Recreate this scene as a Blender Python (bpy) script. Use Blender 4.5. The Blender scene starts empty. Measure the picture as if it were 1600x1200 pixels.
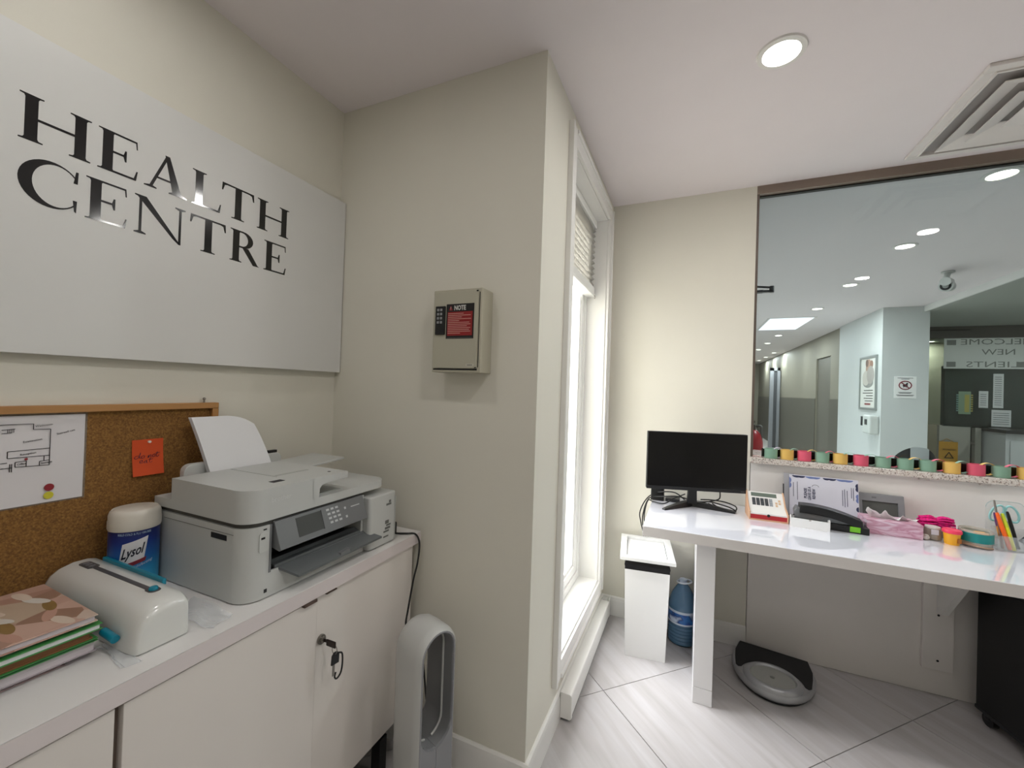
import bpy, bmesh, math, random
from mathutils import Matrix, Vector
random.seed(7)
sc = bpy.context.scene
COL = sc.collection
PI = math.pi

# ---------------------------------------------------------------- camera, world, exposure
cam_d = bpy.data.cameras.new('camera')
cam_d.sensor_fit = 'HORIZONTAL'; cam_d.sensor_width = 36.0; cam_d.lens = 643.97 / 1600 * 36
cam_d.clip_start = 0.02; cam_d.clip_end = 200
cam = bpy.data.objects.new('camera', cam_d); COL.objects.link(cam)
Rm = Matrix(((0.91614537, -0.02629498, 0.39998279), (0.39948755, -0.02219205, -0.91646997), (0.032975, 0.99940787, -0.00982662)))
cam.matrix_world = Matrix.Translation((0, 0, 1.37)) @ Rm.to_4x4()
sc.camera = cam

world = bpy.data.worlds.new('sky'); sc.world = world; world.use_nodes = True
_bg = world.node_tree.nodes['Background']
_bg.inputs[0].default_value = (0.98, 0.965, 1.0, 1)
# standard overcast sky: the zenith three times as bright as the horizon
_wn = world.node_tree; _tc = _wn.nodes.new('ShaderNodeTexCoord'); _sx = _wn.nodes.new('ShaderNodeSeparateXYZ'); _mr = _wn.nodes.new('ShaderNodeMapRange')
SKY = 14.0
_mr.inputs[1].default_value = 0.0; _mr.inputs[2].default_value = 1.0; _mr.inputs[3].default_value = SKY / 3; _mr.inputs[4].default_value = SKY
_wn.links.new(_tc.outputs['Generated'], _sx.inputs[0]); _wn.links.new(_sx.outputs[2], _mr.inputs[0]); _wn.links.new(_mr.outputs[0], _bg.inputs[1])
sc.view_settings.view_transform = 'Standard'; sc.view_settings.look = 'None'
sc.view_settings.gamma = 1.0; sc.view_settings.use_curve_mapping = False
sc.view_settings.exposure = 0.42
POT_W, POT_REAR_W, POT_HALL_W = 3.2, 3.2, 20.0
try:
    sc.cycles.max_bounces = 10; sc.cycles.diffuse_bounces = 6; sc.cycles.glossy_bounces = 4
    sc.cycles.transparent_max_bounces = 12; sc.cycles.caustics_reflective = False; sc.cycles.caustics_refractive = False
    sc.cycles.sample_clamp_indirect = 6.0
except Exception:
    pass

# sky portals in the two window openings (they emit nothing, they only guide the sampling of the sky)
def portal(loc, ry, sx, sy):
    L = bpy.data.lights.new('sky_portal', 'AREA'); L.shape = 'RECTANGLE'; L.size = sx; L.size_y = sy
    o = bpy.data.objects.new('sky_portal', L); COL.objects.link(o); o.location = loc; o.rotation_euler = (0, ry, 0)
    try: L.cycles.is_portal = True
    except Exception: L.energy = 0.0
portal((-0.655, 2.055, 1.32), -math.pi / 2, 2.13, 0.78)
portal((0.12, 7.1, 0.9), -math.pi / 2, 1.1, 1.4)

# ---------------------------------------------------------------- helpers
def S(h):
    h = h.lstrip('#'); o = []
    for i in (0, 2, 4):
        c = int(h[i:i + 2], 16) / 255
        o.append(c / 12.92 if c <= 0.04045 else ((c + 0.055) / 1.055) ** 2.4)
    return tuple(o) + (1.0,)

MATS = {}
def mat(name, hexc, rough=0.5, metal=0.0, spec=0.5, var=0.0, vscale=6.0, bump=0.0, bscale=150.0, emit=0.0, coat=0.0, trans=0.0, alpha=1.0, ecol=None):
    if name in MATS: return MATS[name]
    m = bpy.data.materials.new(name); m.use_nodes = True
    nt = m.node_tree; b = nt.nodes['Principled BSDF']
    b.inputs['Base Color'].default_value = S(hexc); b.inputs['Roughness'].default_value = rough
    b.inputs['Metallic'].default_value = metal; b.inputs['Specular IOR Level'].default_value = spec
    b.inputs['Coat Weight'].default_value = coat; b.inputs['Coat Roughness'].default_value = 0.03
    b.inputs['Transmission Weight'].default_value = trans; b.inputs['Alpha'].default_value = alpha
    if emit:
        b.inputs['Emission Color'].default_value = S(ecol or hexc); b.inputs['Emission Strength'].default_value = emit
    if var or bump:
        tc = nt.nodes.new('ShaderNodeTexCoord')
    if var:
        n = nt.nodes.new('ShaderNodeTexNoise'); n.inputs['Scale'].default_value = vscale; n.inputs['Detail'].default_value = 5
        nt.links.new(tc.outputs['Object'], n.inputs['Vector'])
        mr = nt.nodes.new('ShaderNodeMapRange'); mr.inputs[1].default_value = 0.3; mr.inputs[2].default_value = 0.7
        mr.inputs[3].default_value = 1 - var; mr.inputs[4].default_value = 1 + var * 0.4
        nt.links.new(n.outputs['Fac'], mr.inputs[0])
        mx = nt.nodes.new('ShaderNodeVectorMath'); mx.operation = 'SCALE'
        mx.inputs[0].default_value = S(hexc)[:3]; nt.links.new(mr.outputs[0], mx.inputs['Scale'])
        nt.links.new(mx.outputs[0], b.inputs['Base Color'])
    if bump:
        n2 = nt.nodes.new('ShaderNodeTexNoise'); n2.inputs['Scale'].default_value = bscale; n2.inputs['Detail'].default_value = 3
        nt.links.new(tc.outputs['Object'], n2.inputs['Vector'])
        bp = nt.nodes.new('ShaderNodeBump'); bp.inputs['Strength'].default_value = bump; bp.inputs['Distance'].default_value = 0.002
        nt.links.new(n2.outputs['Fac'], bp.inputs['Height']); nt.links.new(bp.outputs[0], b.inputs['Normal'])
    MATS[name] = m
    return m

def glass_mat(name, tint, refl=1.0):
    if name in MATS: return MATS[name]
    m = bpy.data.materials.new(name); m.use_nodes = True; nt = m.node_tree
    for n in list(nt.nodes): nt.nodes.remove(n)
    o = nt.nodes.new('ShaderNodeOutputMaterial'); t = nt.nodes.new('ShaderNodeBsdfTransparent'); t.inputs[0].default_value = (*tint, 1)
    g = nt.nodes.new('ShaderNodeBsdfGlossy'); g.inputs['Roughness'].default_value = 0.0; g.inputs[0].default_value = (refl, refl, refl, 1)
    f = nt.nodes.new('ShaderNodeFresnel'); f.inputs[0].default_value = 1.45
    mx = nt.nodes.new('ShaderNodeMixShader')
    ge = nt.nodes.new('ShaderNodeNewGeometry'); iv = nt.nodes.new('ShaderNodeMath'); iv.operation = 'SUBTRACT'; iv.inputs[0].default_value = 1.0   # reflect on the outer face only, not inside the sheet
    ml = nt.nodes.new('ShaderNodeMath'); ml.operation = 'MULTIPLY'
    nt.links.new(ge.outputs['Backfacing'], iv.inputs[1]); nt.links.new(f.outputs[0], ml.inputs[0]); nt.links.new(iv.outputs[0], ml.inputs[1])
    nt.links.new(ml.outputs[0], mx.inputs[0]); nt.links.new(t.outputs[0], mx.inputs[1]); nt.links.new(g.outputs[0], mx.inputs[2])
    nt.links.new(mx.outputs[0], o.inputs[0])
    MATS[name] = m
    return m

def ramp_mat(name, scale, stops, rough=0.5, stretch=(1, 1, 1), kind='noise', bump=0.0, detail=6, rot=0.0, distortion=0.0, spec=0.5, coat=0.0, randomize=0.0):
    if name in MATS: return MATS[name]
    m = bpy.data.materials.new(name); m.use_nodes = True; nt = m.node_tree; b = nt.nodes['Principled BSDF']
    b.inputs['Roughness'].default_value = rough; b.inputs['Specular IOR Level'].default_value = spec; b.inputs['Coat Weight'].default_value = coat
    tc = nt.nodes.new('ShaderNodeTexCoord'); mp = nt.nodes.new('ShaderNodeMapping')
    if rot: mp.vector_type = 'TEXTURE'; stretch = tuple(1 / q for q in stretch)   # turn first, then stretch
    mp.inputs['Scale'].default_value = stretch; mp.inputs['Rotation'].default_value = (0, 0, rot)
    nt.links.new(tc.outputs['Object'], mp.inputs[0])
    if kind == 'voronoi':
        n = nt.nodes.new('ShaderNodeTexVoronoi'); n.inputs['Scale'].default_value = scale; out = n.outputs['Color']
        sep = nt.nodes.new('ShaderNodeSeparateColor'); nt.links.new(out, sep.inputs[0]); out = sep.outputs[0]
    elif kind == 'wave':
        n = nt.nodes.new('ShaderNodeTexWave'); n.inputs['Scale'].default_value = scale; n.inputs['Distortion'].default_value = distortion
        n.inputs['Detail'].default_value = detail; out = n.outputs['Fac']
    else:
        n = nt.nodes.new('ShaderNodeTexNoise'); n.inputs['Scale'].default_value = scale; n.inputs['Detail'].default_value = detail
        n.inputs['Distortion'].default_value = distortion; out = n.outputs['Fac']
    nt.links.new(mp.outputs[0], n.inputs['Vector'])
    cr = nt.nodes.new('ShaderNodeValToRGB'); e = cr.color_ramp.elements
    while len(e) < len(stops): e.new(0.5)
    for el, (p, c) in zip(e, stops): el.position = p; el.color = S(c)
    nt.links.new(out, cr.inputs[0]); nt.links.new(cr.outputs[0], b.inputs['Base Color'])
    if bump:
        bp = nt.nodes.new('ShaderNodeBump'); bp.inputs['Strength'].default_value = bump; bp.inputs['Distance'].default_value = 0.003
        nt.links.new(out, bp.inputs['Height']); nt.links.new(bp.outputs[0], b.inputs['Normal'])
    MATS[name] = m
    return m

def grad_mat(name, z0, z1, stops, rough=.4):
    m = bpy.data.materials.new(name); m.use_nodes = True; nt = m.node_tree; b = nt.nodes['Principled BSDF']; b.inputs['Roughness'].default_value = rough
    tc = nt.nodes.new('ShaderNodeTexCoord'); sp_ = nt.nodes.new('ShaderNodeSeparateXYZ'); mr = nt.nodes.new('ShaderNodeMapRange'); cr = nt.nodes.new('ShaderNodeValToRGB')
    mr.inputs[1].default_value = z0; mr.inputs[2].default_value = z1
    e = cr.color_ramp.elements
    while len(e) < len(stops): e.new(.5)
    for el, (p, c_) in zip(e, stops): el.position = p; el.color = S(c_)
    nt.links.new(tc.outputs['Object'], sp_.inputs[0]); nt.links.new(sp_.outputs[2], mr.inputs[0]); nt.links.new(mr.outputs[0], cr.inputs[0]); nt.links.new(cr.outputs[0], b.inputs['Base Color'])
    return m

def setp(o, label=None, cat=None, group=None, kind=None):
    if label: o['label'] = label
    if cat: o['category'] = cat
    if group: o['group'] = group
    if kind: o['kind'] = kind
    return o

TM = {}
def thing(name, label, cat, loc=(0, 0, 0), rz=0.0, group=None):
    o = bpy.data.objects.new(name, None); COL.objects.link(o); o.empty_display_size = 0.05
    o.location = loc; o.rotation_euler = (0, 0, rz)
    TM[o.name] = (Matrix.Translation(loc) @ Matrix.Rotation(rz, 4, 'Z')).inverted()
    return setp(o, label, cat, group)

class MB:
    """collects shapes; coordinates are world ones unless local=True (then the thing's own)"""
    def __init__(s, T=None, local=False):
        s.bm = bmesh.new(); s.T = T
        s.M = Matrix.Identity(4) if (T is None or local) else TM[T.name]
    def _v(s, p): return s.bm.verts.new(s.M @ Vector(p))
    def _merge(s, b2, X=None):
        me = bpy.data.meshes.new('tmp'); b2.to_mesh(me); b2.free()
        me.transform(s.M @ (X or Matrix.Identity(4))); s.bm.from_mesh(me); bpy.data.meshes.remove(me)
    def box(s, x0, y0, z0, x1, y1, z1, bev=0.0, seg=2, X=None):
        b = bmesh.new(); bmesh.ops.create_cube(b, size=1.0)
        sx, sy, sz = abs(x1 - x0), abs(y1 - y0), abs(z1 - z0)
        bmesh.ops.scale(b, vec=(sx, sy, sz), verts=b.verts)
        bmesh.ops.translate(b, vec=((x0 + x1) / 2, (y0 + y1) / 2, (z0 + z1) / 2), verts=b.verts)
        if bev: bmesh.ops.bevel(b, geom=b.edges[:], offset=min(bev, sx * .49, sy * .49, sz * .49), segments=seg, profile=0.5, affect='EDGES')
        s._merge(b, X); return s
    def prism(s, pts, axis, a, c, bev=0.0, seg=2, X=None):
        def P(u, v, w): return (w, u, v) if axis == 'x' else ((u, w, v) if axis == 'y' else (u, v, w))
        b = bmesh.new()
        lo = [b.verts.new(P(u, v, a)) for u, v in pts]; hi = [b.verts.new(P(u, v, c)) for u, v in pts]
        f1 = b.faces.new(lo); f2 = b.faces.new(hi); n = len(pts)
        for i in range(n): b.faces.new((lo[i], lo[(i + 1) % n], hi[(i + 1) % n], hi[i]))
        bmesh.ops.recalc_face_normals(b, faces=b.faces[:])
        if bev:
            ed = list({e for f in (f1, f2) for e in f.edges}); bmesh.ops.bevel(b, geom=ed, offset=bev, segments=seg, profile=0.5, affect='EDGES')
        s._merge(b, X); return s
    def loft(s, rings, close=True, cap=True, X=None):
        b = bmesh.new(); R = [[b.verts.new(p) for p in r] for r in rings]
        for i in range(len(R) - 1):
            n = len(R[i]); m = n if close else n - 1
            for j in range(m):
                k = (j + 1) % n
                b.faces.new((R[i][j], R[i][k], R[i + 1][k], R[i + 1][j]))
        if cap and close: b.faces.new(R[0][::-1]); b.faces.new(R[-1])
        bmesh.ops.recalc_face_normals(b, faces=b.faces[:])
        s._merge(b, X); return s
    def lathe(s, prof, c, seg=24, sx=1.0, sy=1.0, X=None, cap=True):
        rings = [[(c[0] + r * sx * math.cos(2 * PI * i / seg), c[1] + r * sy * math.sin(2 * PI * i / seg), c[2] + z) for i in range(seg)] for r, z in prof]
        return s.loft(rings, True, cap, X)
    def tube(s, pts, r, seg=8, r1=None, close=False, X=None):
        P = [Vector(p) for p in pts]; n = len(P); rings = []
        T = []
        for i in range(n):
            a = P[i - 1] if (i > 0 or close) else P[i]; c = P[(i + 1) % n] if (i < n - 1 or close) else P[i]
            T.append((c - a).normalized())
        up = Vector((0, 0, 1)) if abs(T[0].z) < 0.9 else Vector((1, 0, 0))
        N = (up - T[0] * up.dot(T[0])).normalized()
        for i in range(n):
            N = (N - T[i] * N.dot(T[i])).normalized(); B = T[i].cross(N)
            rr = r if r1 is None else r + (r1 - r) * i / (n - 1)
            rings.append([tuple(P[i] + (N * math.cos(2 * PI * k / seg) + B * math.sin(2 * PI * k / seg)) * rr) for k in range(seg)])
        if close: rings.append(rings[0]); return s.loft(rings, True, False, X)
        return s.loft(rings, True, True, X)
    def cyl(s, p0, p1, r0, r1=None, seg=20):
        return s.tube([p0, p1], r0, seg, r0 if r1 is None else r1)
    def ball(s, c, r, sx=1, sy=1, sz=1, u=16, v=10):
        b = bmesh.new(); bmesh.ops.create_uvsphere(b, u_segments=u, v_segments=v, radius=r)
        bmesh.ops.scale(b, vec=(sx, sy, sz), verts=b.verts); bmesh.ops.translate(b, vec=c, verts=b.verts)
        s._merge(b); return s
    def sheet(s, fn, nu, nv, th=0.0):
        b = bmesh.new(); V = [[b.verts.new(fn(i / nu, j / nv)) for j in range(nv + 1)] for i in range(nu + 1)]
        for i in range(nu):
            for j in range(nv): b.faces.new((V[i][j], V[i + 1][j], V[i + 1][j + 1], V[i][j + 1]))
        if th:
            bmesh.ops.recalc_face_normals(b, faces=b.faces[:])
            bmesh.ops.solidify(b, geom=b.faces[:], thickness=th)
        s._merge(b); return s
    def text(s, body, size, o, right, up, depth=0.0004, shear=0.0, align='LEFT', bold=0.0, fit=None, wrap=None, skew=0.0):
        cu = bpy.data.curves.new('tmp', 'FONT'); cu.body = body; cu.size = size; cu.extrude = depth; cu.shear = shear; cu.resolution_u = 2; cu.offset = bold
        cu.align_x = align
        ob = bpy.data.objects.new('tmp', cu); COL.objects.link(ob)
        dg = bpy.context.evaluated_depsgraph_get(); dg.update()
        me = bpy.data.meshes.new_from_object(ob.evaluated_get(dg))
        bpy.data.objects.remove(ob); bpy.data.curves.remove(cu)
        if fit and me.vertices:
            xs = [v.co.x for v in me.vertices]; w = max(xs) - min(xs)
            if w > 0:
                k = fit / w
                for v in me.vertices: v.co.x *= k
        if skew:
            for v in me.vertices: v.co.y += v.co.x * skew
        r = Vector(right).normalized(); u = Vector(up).normalized(); n = r.cross(u)
        if wrap:   # wrap = (centre, radius): lay the text round a vertical cylinder
            c, rad = wrap
            a0 = math.atan2(o[1] - c[1], o[0] - c[0])
            for v in me.vertices:
                x, y, z = v.co; a = a0 + x / rad
                v.co = Vector((c[0] + (rad + z) * math.cos(a), c[1] + (rad + z) * math.sin(a), o[2] + y))
            me.transform(s.M)
        else:
            X = Matrix(((r.x, u.x, n.x, o[0]), (r.y, u.y, n.y, o[1]), (r.z, u.z, n.z, o[2]), (0, 0, 0, 1)))
            me.transform(s.M @ X)
        s.bm.from_mesh(me); bpy.data.meshes.remove(me); return s
    def build(s, name, m, parent='T', smooth=True, angle=52, label=None, kind=None, cat=None, group=None):
        me = bpy.data.meshes.new(name); s.bm.to_mesh(me); s.bm.free()
        me.materials.append(m)
        if smooth and len(me.polygons):
            me.polygons.foreach_set('use_smooth', [True] * len(me.polygons)); me.set_sharp_from_angle(angle=math.radians(angle))
        o = bpy.data.objects.new(name, me); COL.objects.link(o)
        if smooth: w_ = o.modifiers.new('weighted_normals', 'WEIGHTED_NORMAL'); w_.keep_sharp = True; w_.weight = 100   # flat faces stay flat next to bevels
        p = s.T if parent == 'T' else parent
        if p is not None: o.parent = p
        if kind == 'structure' and p is not None: kind = None
        return setp(o, label, cat, group, kind)

def single(name, mb, m, label, cat, group=None, **k):
    """a thing that is one mesh with its origin at its own centre base"""
    o = mb.build(name, m, None, **k)
    me = o.data; n = len(me.vertices)
    xs = [v.co for v in me.vertices]
    c = Vector((sum(v.x for v in xs) / n, sum(v.y for v in xs) / n, min(v.z for v in xs)))
    me.transform(Matrix.Translation(-c)); o.location = c
    return setp(o, label, cat, group)

def struct(name, mb, m, **k): return mb.build(name, m, None, kind='structure', **k)
def rrect(x0, y0, x1, y1, r, n=5, corners=(1, 1, 1, 1)):
    """rounded rectangle outline; corners: (x0y0, x1y0, x1y1, x0y1)"""
    out = []
    for (cx, cy, a0, on) in ((x0, y0, PI, corners[0]), (x1, y0, 1.5 * PI, corners[1]), (x1, y1, 0, corners[2]), (x0, y1, .5 * PI, corners[3])):
        if not on: out.append((cx, cy)); continue
        ox = cx + (r if cx == x0 else -r); oy = cy + (r if cy == y0 else -r)
        for i in range(n + 1):
            a = a0 + .5 * PI * i / n; out.append((ox + r * math.cos(a), oy + r * math.sin(a)))
    return out
def smoothpath(pts, n=6):
    P = [Vector(p) for p in pts]; out = []
    for i in range(len(P) - 1):
        a = P[max(i - 1, 0)]; b = P[i]; c = P[i + 1]; d = P[min(i + 2, len(P) - 1)]
        for k in range(n):
            t = k / n
            out.append(0.5 * ((2 * b) + (c - a) * t + (2 * a - 5 * b + 4 * c - d) * t * t + (3 * b - a - 3 * c + d) * t ** 3))
    out.append(P[-1]); return out

# ---------------------------------------------------------------- materials of the setting
PAINT = mat('wall_paint', '#DAD7CC', 0.6, var=0.02, vscale=3, bump=0.08, bscale=350, spec=0.3)
CEIL = mat('ceiling_paint', '#E6DFE1', 0.75, var=0.01, bump=0.05, bscale=300, spec=0.2)
TRIM = mat('white_trim', '#E6E5E2', 0.35, var=0.01, spec=0.4)
PVC = mat('window_vinyl', '#EDEDEA', 0.3, spec=0.45)
PANEL = mat('melamine_panel', '#E6E2DE', 0.35, var=0.015)
GROUT = mat('grout', '#85807C', 0.9, var=0.06, vscale=60)
HALL = mat('hall_paint', '#CDD0CE', 0.6, var=0.02, spec=0.3)
HALLD = mat('hall_taupe_paint', '#8F8A7C', 0.6, var=0.03, spec=0.3)
DARKWALL = mat('dark_header_paint', '#5A5752', 0.6, var=0.03)
CONC = mat('exterior_paving', '#A9A39A', 0.9, var=0.08, vscale=2)
BROWN = mat('brown_aluminium', '#85766B', 0.35, metal=0.35, spec=0.5)
BLACKGASKET = mat('black_gasket', '#15120F', 0.5)
WHITEG = mat('white_gloss_laminate', '#DADAE2', 0.05, spec=0.8, coat=1.0)
TILE = ramp_mat('floor_porcelain', 7.0, [(0.25, '#A9A5A4'), (0.45, '#B3AFAF'), (0.62, '#B9B6B7'), (0.8, '#C4C1C2')], rough=0.32, stretch=(0.3, 3.2, 1), rot=-PI / 4, detail=7, distortion=0.5)
TERR = ramp_mat('speckled_terrazzo', 230, [(0.0, '#857A74'), (0.14, '#9A8F88'), (0.18, '#CFC7BF'), (0.74, '#D6CFC8'), (0.8, '#B09A8D'), (0.95, '#E4DFDA')], rough=0.2, kind='voronoi')

XL, YK, XP, YF, CZ = -1.403, 1.313, -0.480, 2.602, 2.528
XR, YR = 2.8, -1.7

# ---------------------------------------------------------------- room shell
struct('wall_left', MB().box(XL - .14, YR - .14, 0, XL, YK + .12, CZ), PAINT)
struct('wall_back', MB().box(XL, YK, 0, XP, YK + .12, CZ), PAINT)
OY0, OY1, OZ0, OZ1 = 1.665, 2.445, 0.255, 2.385
WX = XP - 0.165
wb = MB()
wb.box(WX, YK + .12, 0, XP, OY0, CZ); wb.box(WX, OY1, 0, XP, YF, CZ)
wb.box(WX, OY0, 0, XP, OY1, OZ0); wb.box(WX, OY0, OZ1, XP, OY1, CZ)
struct('wall_window', wb, PAINT)
struct('wall_far', MB().box(WX, YF, 0, 0.303, YF + .12, CZ), PAINT)
struct('wall_partition', MB().box(0.306, YF - .004, 0, XR, YF + .10, 1.006), PANEL)
struct('wall_right', MB().box(XR, YR - .14, 0, XR + .14, YF + .12, CZ), PAINT)
struct('wall_rear', MB().box(XL, YR - .14, 0, XR, YR, CZ), PAINT)
fl = struct('floor', MB().box(XL - .14, YR - .14, -.10, XR + .14, YF + .12, -.004), GROUT)
HX0, HX1, HY1 = 0.13, 5.2, 17.2
cl = MB(); cl.box(XL - .14, YR - .14, CZ, XR + .14, YK + .12, CZ + .12); cl.box(WX, YK + .12, CZ, XR + .14, YF + .12, CZ + .12); cl.box(HX0, YF + .12, CZ, HX1, HY1, CZ + .12)
struct('ceiling', cl, CEIL)

# diagonal floor tiles, one object each, clipped to the room outline
def clip(poly, ax, val, keep_less):
    out = []
    for i in range(len(poly)):
        a, b = poly[i], poly[(i + 1) % len(poly)]
        ia = (a[ax] <= val) == keep_less; ib = (b[ax] <= val) == keep_less
        if ia: out.append(a)
        if ia != ib:
            t = (val - a[ax]) / (b[ax] - a[ax]); out.append((a[0] + (b[0] - a[0]) * t, a[1] + (b[1] - a[1]) * t))
    return out
def clip_rect(p, x0, y0, x1, y1):
    for ax, v, k in ((0, x0, False), (0, x1, True), (1, y0, False), (1, y1, True)):
        if len(p) >= 3: p = clip(p, ax, v, k)
    return p if len(p) >= 3 else []
TS, G = 0.585, 0.0018
q2 = math.sqrt(.5)
for iu in range(-6, 9):
    for iv in range(-8, 8):
        u0, u1 = 1.126 + iu * TS + G, 1.126 + (iu + 1) * TS - G
        v0, v1 = 1.015 + iv * TS + G, 1.015 + (iv + 1) * TS - G
        quad = [((u - v) * q2, (u + v) * q2) for u, v in ((u0, v0), (u1, v0), (u1, v1), (u0, v1))]
        ps = [clip_rect(quad, XP, YR, XR, YF - .006), clip_rect(quad, XL, YR, XP, YK)]
        ps = [p for p in ps if p and abs(sum(p[i][0] * p[(i + 1) % len(p)][1] - p[(i + 1) % len(p)][0] * p[i][1] for i in range(len(p)))) > 2e-4]
        if not ps: continue
        mb = MB()
        for p in ps: mb.prism(p, 'z', -.004, 0.0)
        cx, cy = (u0 + u1) / 2, (v0 + v1) / 2; c = Vector(((cx - cy) * q2, (cx + cy) * q2, 0))
        o = mb.build('floor_tile', TILE, fl, smooth=False)
        sh = Vector((random.uniform(-3, 3), random.uniform(-3, 3), random.uniform(-3, 3)))   # own origin: every tile shows another stretch of the veins
        o.data.transform(Matrix.Translation(sh)); o.location = -sh

# baseboards
def baseboard(name, axis, a, b, w, s):
    mb = MB(); pr = [(0, 0), (0.014 * s, 0), (0.014 * s, 0.088), (0.011 * s, 0.095), (0.011 * s, 0.108), (0.005 * s, 0.114), (0, 0.114)]
    if axis == 'x': mb.prism([(w + u, v) for u, v in pr], 'x', a, b)
    else: mb.prism([(w + u, v) for u, v in pr], 'y', a, b)
    return struct(name, mb, TRIM, angle=30)
baseboard('baseboard_back', 'x', XL, XP + .014, YK, -1)
baseboard('baseboard_window', 'y', YK, YF - .014, XP, 1)
baseboard('baseboard_far', 'x', XP, 0.303, YF, -1)
baseboard('baseboard_left', 'y', YR, YK - .014, XL, 1)

# ---------------------------------------------------------------- window in the pier wall
wn = setp(MB().box(WX + .005, OY0, OZ0, WX + .055, OY0 + .045, OZ1).box(WX + .005, OY1 - .045, OZ0, WX + .055, OY1, OZ1)
          .box(WX + .005, OY0 + .045, OZ1 - .045, WX + .055, OY1 - .045, OZ1).box(WX + .005, OY0 + .045, OZ0, WX + .055, OY1 - .045, OZ0 + .05).build('window_1', PVC, None, kind='structure'))
def sash(y0, y1, z0, z1, x0, x1, w, nm):
    m_ = MB()
    m_.box(x0, y0, z0, x1, y0 + w, z1, .003).box(x0, y1 - w, z0, x1, y1, z1, .003).box(x0, y0 + w, z0, x1, y1 - w, z0 + w, .003).box(x0, y0 + w, z1 - w, x1, y1 - w, z1, .003)
    return m_.build(nm, PVC, wn)
sash(OY0 + .045, OY1 - .045, OZ0 + .05, OZ1 - .045, WX + .012, WX + .048, .045, 'sash')
sash(OY0 + .09, OY1 - .09, OZ0 + .095, OZ1 - .09, WX + .022, WX + .040, .018, 'glazing_bead')
MB().box(WX + .026, OY0 + .10, OZ0 + .105, WX + .034, OY1 - .10, OZ1 - .10).build('pane', glass_mat('window_glass', (.96, .98, .97)), wn)
MB().box(WX + .055, OY0, OZ0 - .0, XP, OY0 + .006, OZ1).box(WX + .055, OY1 - .006, OZ0, XP, OY1, OZ1).box(WX + .055, OY0 + .006, OZ1 - .006, XP, OY1 - .006, OZ1).build('jamb_lining', TRIM, wn)
MB().box(WX + .055, OY0, OZ0 - .002, XP + .004, OY1, OZ0 + .008, .002).build('window_sill', TRIM, wn)
cs = .074
for nm, a in (('side_casing', (OY0 - cs, OZ0 - cs, OY0, OZ1 + cs)), ('side_casing', (OY1, OZ0 - cs, OY1 + cs, OZ1 + cs)),
              ('head_casing', (OY0, OZ1, OY1, OZ1 + cs)), ('sill_casing', (OY0, OZ0 - cs, OY1, OZ0 - .002))):
    m_ = MB(); m_.box(XP, a[0], a[1], XP + .016, a[2], a[3], .002)
    # raised outer bead
    if nm == 'side_casing':
        y = a[0] if a[0] < 2 else a[2] - .018
        m_.box(XP + .012, y, a[1], XP + .023, y + .018, a[3], .003)
    else:
        z = a[3] - .018 if nm == 'head_casing' else a[1]
        m_.box(XP + .012, a[0], z, XP + .023, a[2], z + .018, .003)
    m_.build(nm, TRIM, wn)
# outside: paving only, bright sky does the rest
struct('ground', MB().box(-14, -8, -.35, HX1 + 10, HY1 + 12, -.30), CONC)

# pleated shade
BL = mat('blind_fabric', '#F1EFEA', 0.8, spec=0.2)
_nt = BL.node_tree; _tr = _nt.nodes.new('ShaderNodeBsdfTranslucent'); _tr.inputs[0].default_value = S('#CFCDC8'); _mx = _nt.nodes.new('ShaderNodeMixShader'); _mx.inputs[0].default_value = 0.5
_nt.links.new(_nt.nodes['Principled BSDF'].outputs[0], _mx.inputs[1]); _nt.links.new(_tr.outputs[0], _mx.inputs[2]); _nt.links.new(_mx.outputs[0], _nt.nodes['Material Output'].inputs[0])
b_ = thing('pleated_blind', 'white pleated window blind pulled halfway up the tall narrow window', 'blind', (XP - .08, 2.055, 1.93))
bx = XP - .085
mb = MB(b_); zs = []; n = 11; zt, zb = OZ1 - .05, 1.985
pr = []
for i in range(n * 2 + 1): pr.append((bx + (0.016 if i % 2 else -.016), zt + (zb - zt) * i / (n * 2)))
pr2 = [(u - .003, v) for u, v in pr[::-1]]
for k in range(len(pr) - 1):
    a, c = pr[k], pr[k + 1]
    mb.prism([(a[0], a[1]), (c[0], c[1]), (c[0] - .003, c[1]), (a[0] - .003, a[1])], 'y', OY0 + .012, OY1 - .012)
mb.build('pleats', BL, smooth=False)
MB(b_).box(bx - .022, OY0 + .008, OZ1 - .05, bx + .022, OY1 - .008, OZ1 - .007, .003).build('head_rail', PVC)
MB(b_).box(bx - .02, OY0 + .010, 1.945, bx + .02, OY1 - .010, 1.985, .006).box(bx - .026, OY0 + .010, 1.925, bx + .026, OY1 - .010, 1.943, .004).build('bottom_rail', PVC)
MB(b_).tube([(bx + .03, OY1 - .06, 1.925), (bx + .034, OY1 - .06, 1.915), (bx + .03, OY1 - .055, 1.908)], .004).build('pull_tab', mat('grey_plastic', '#9C9A96', .4))

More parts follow.
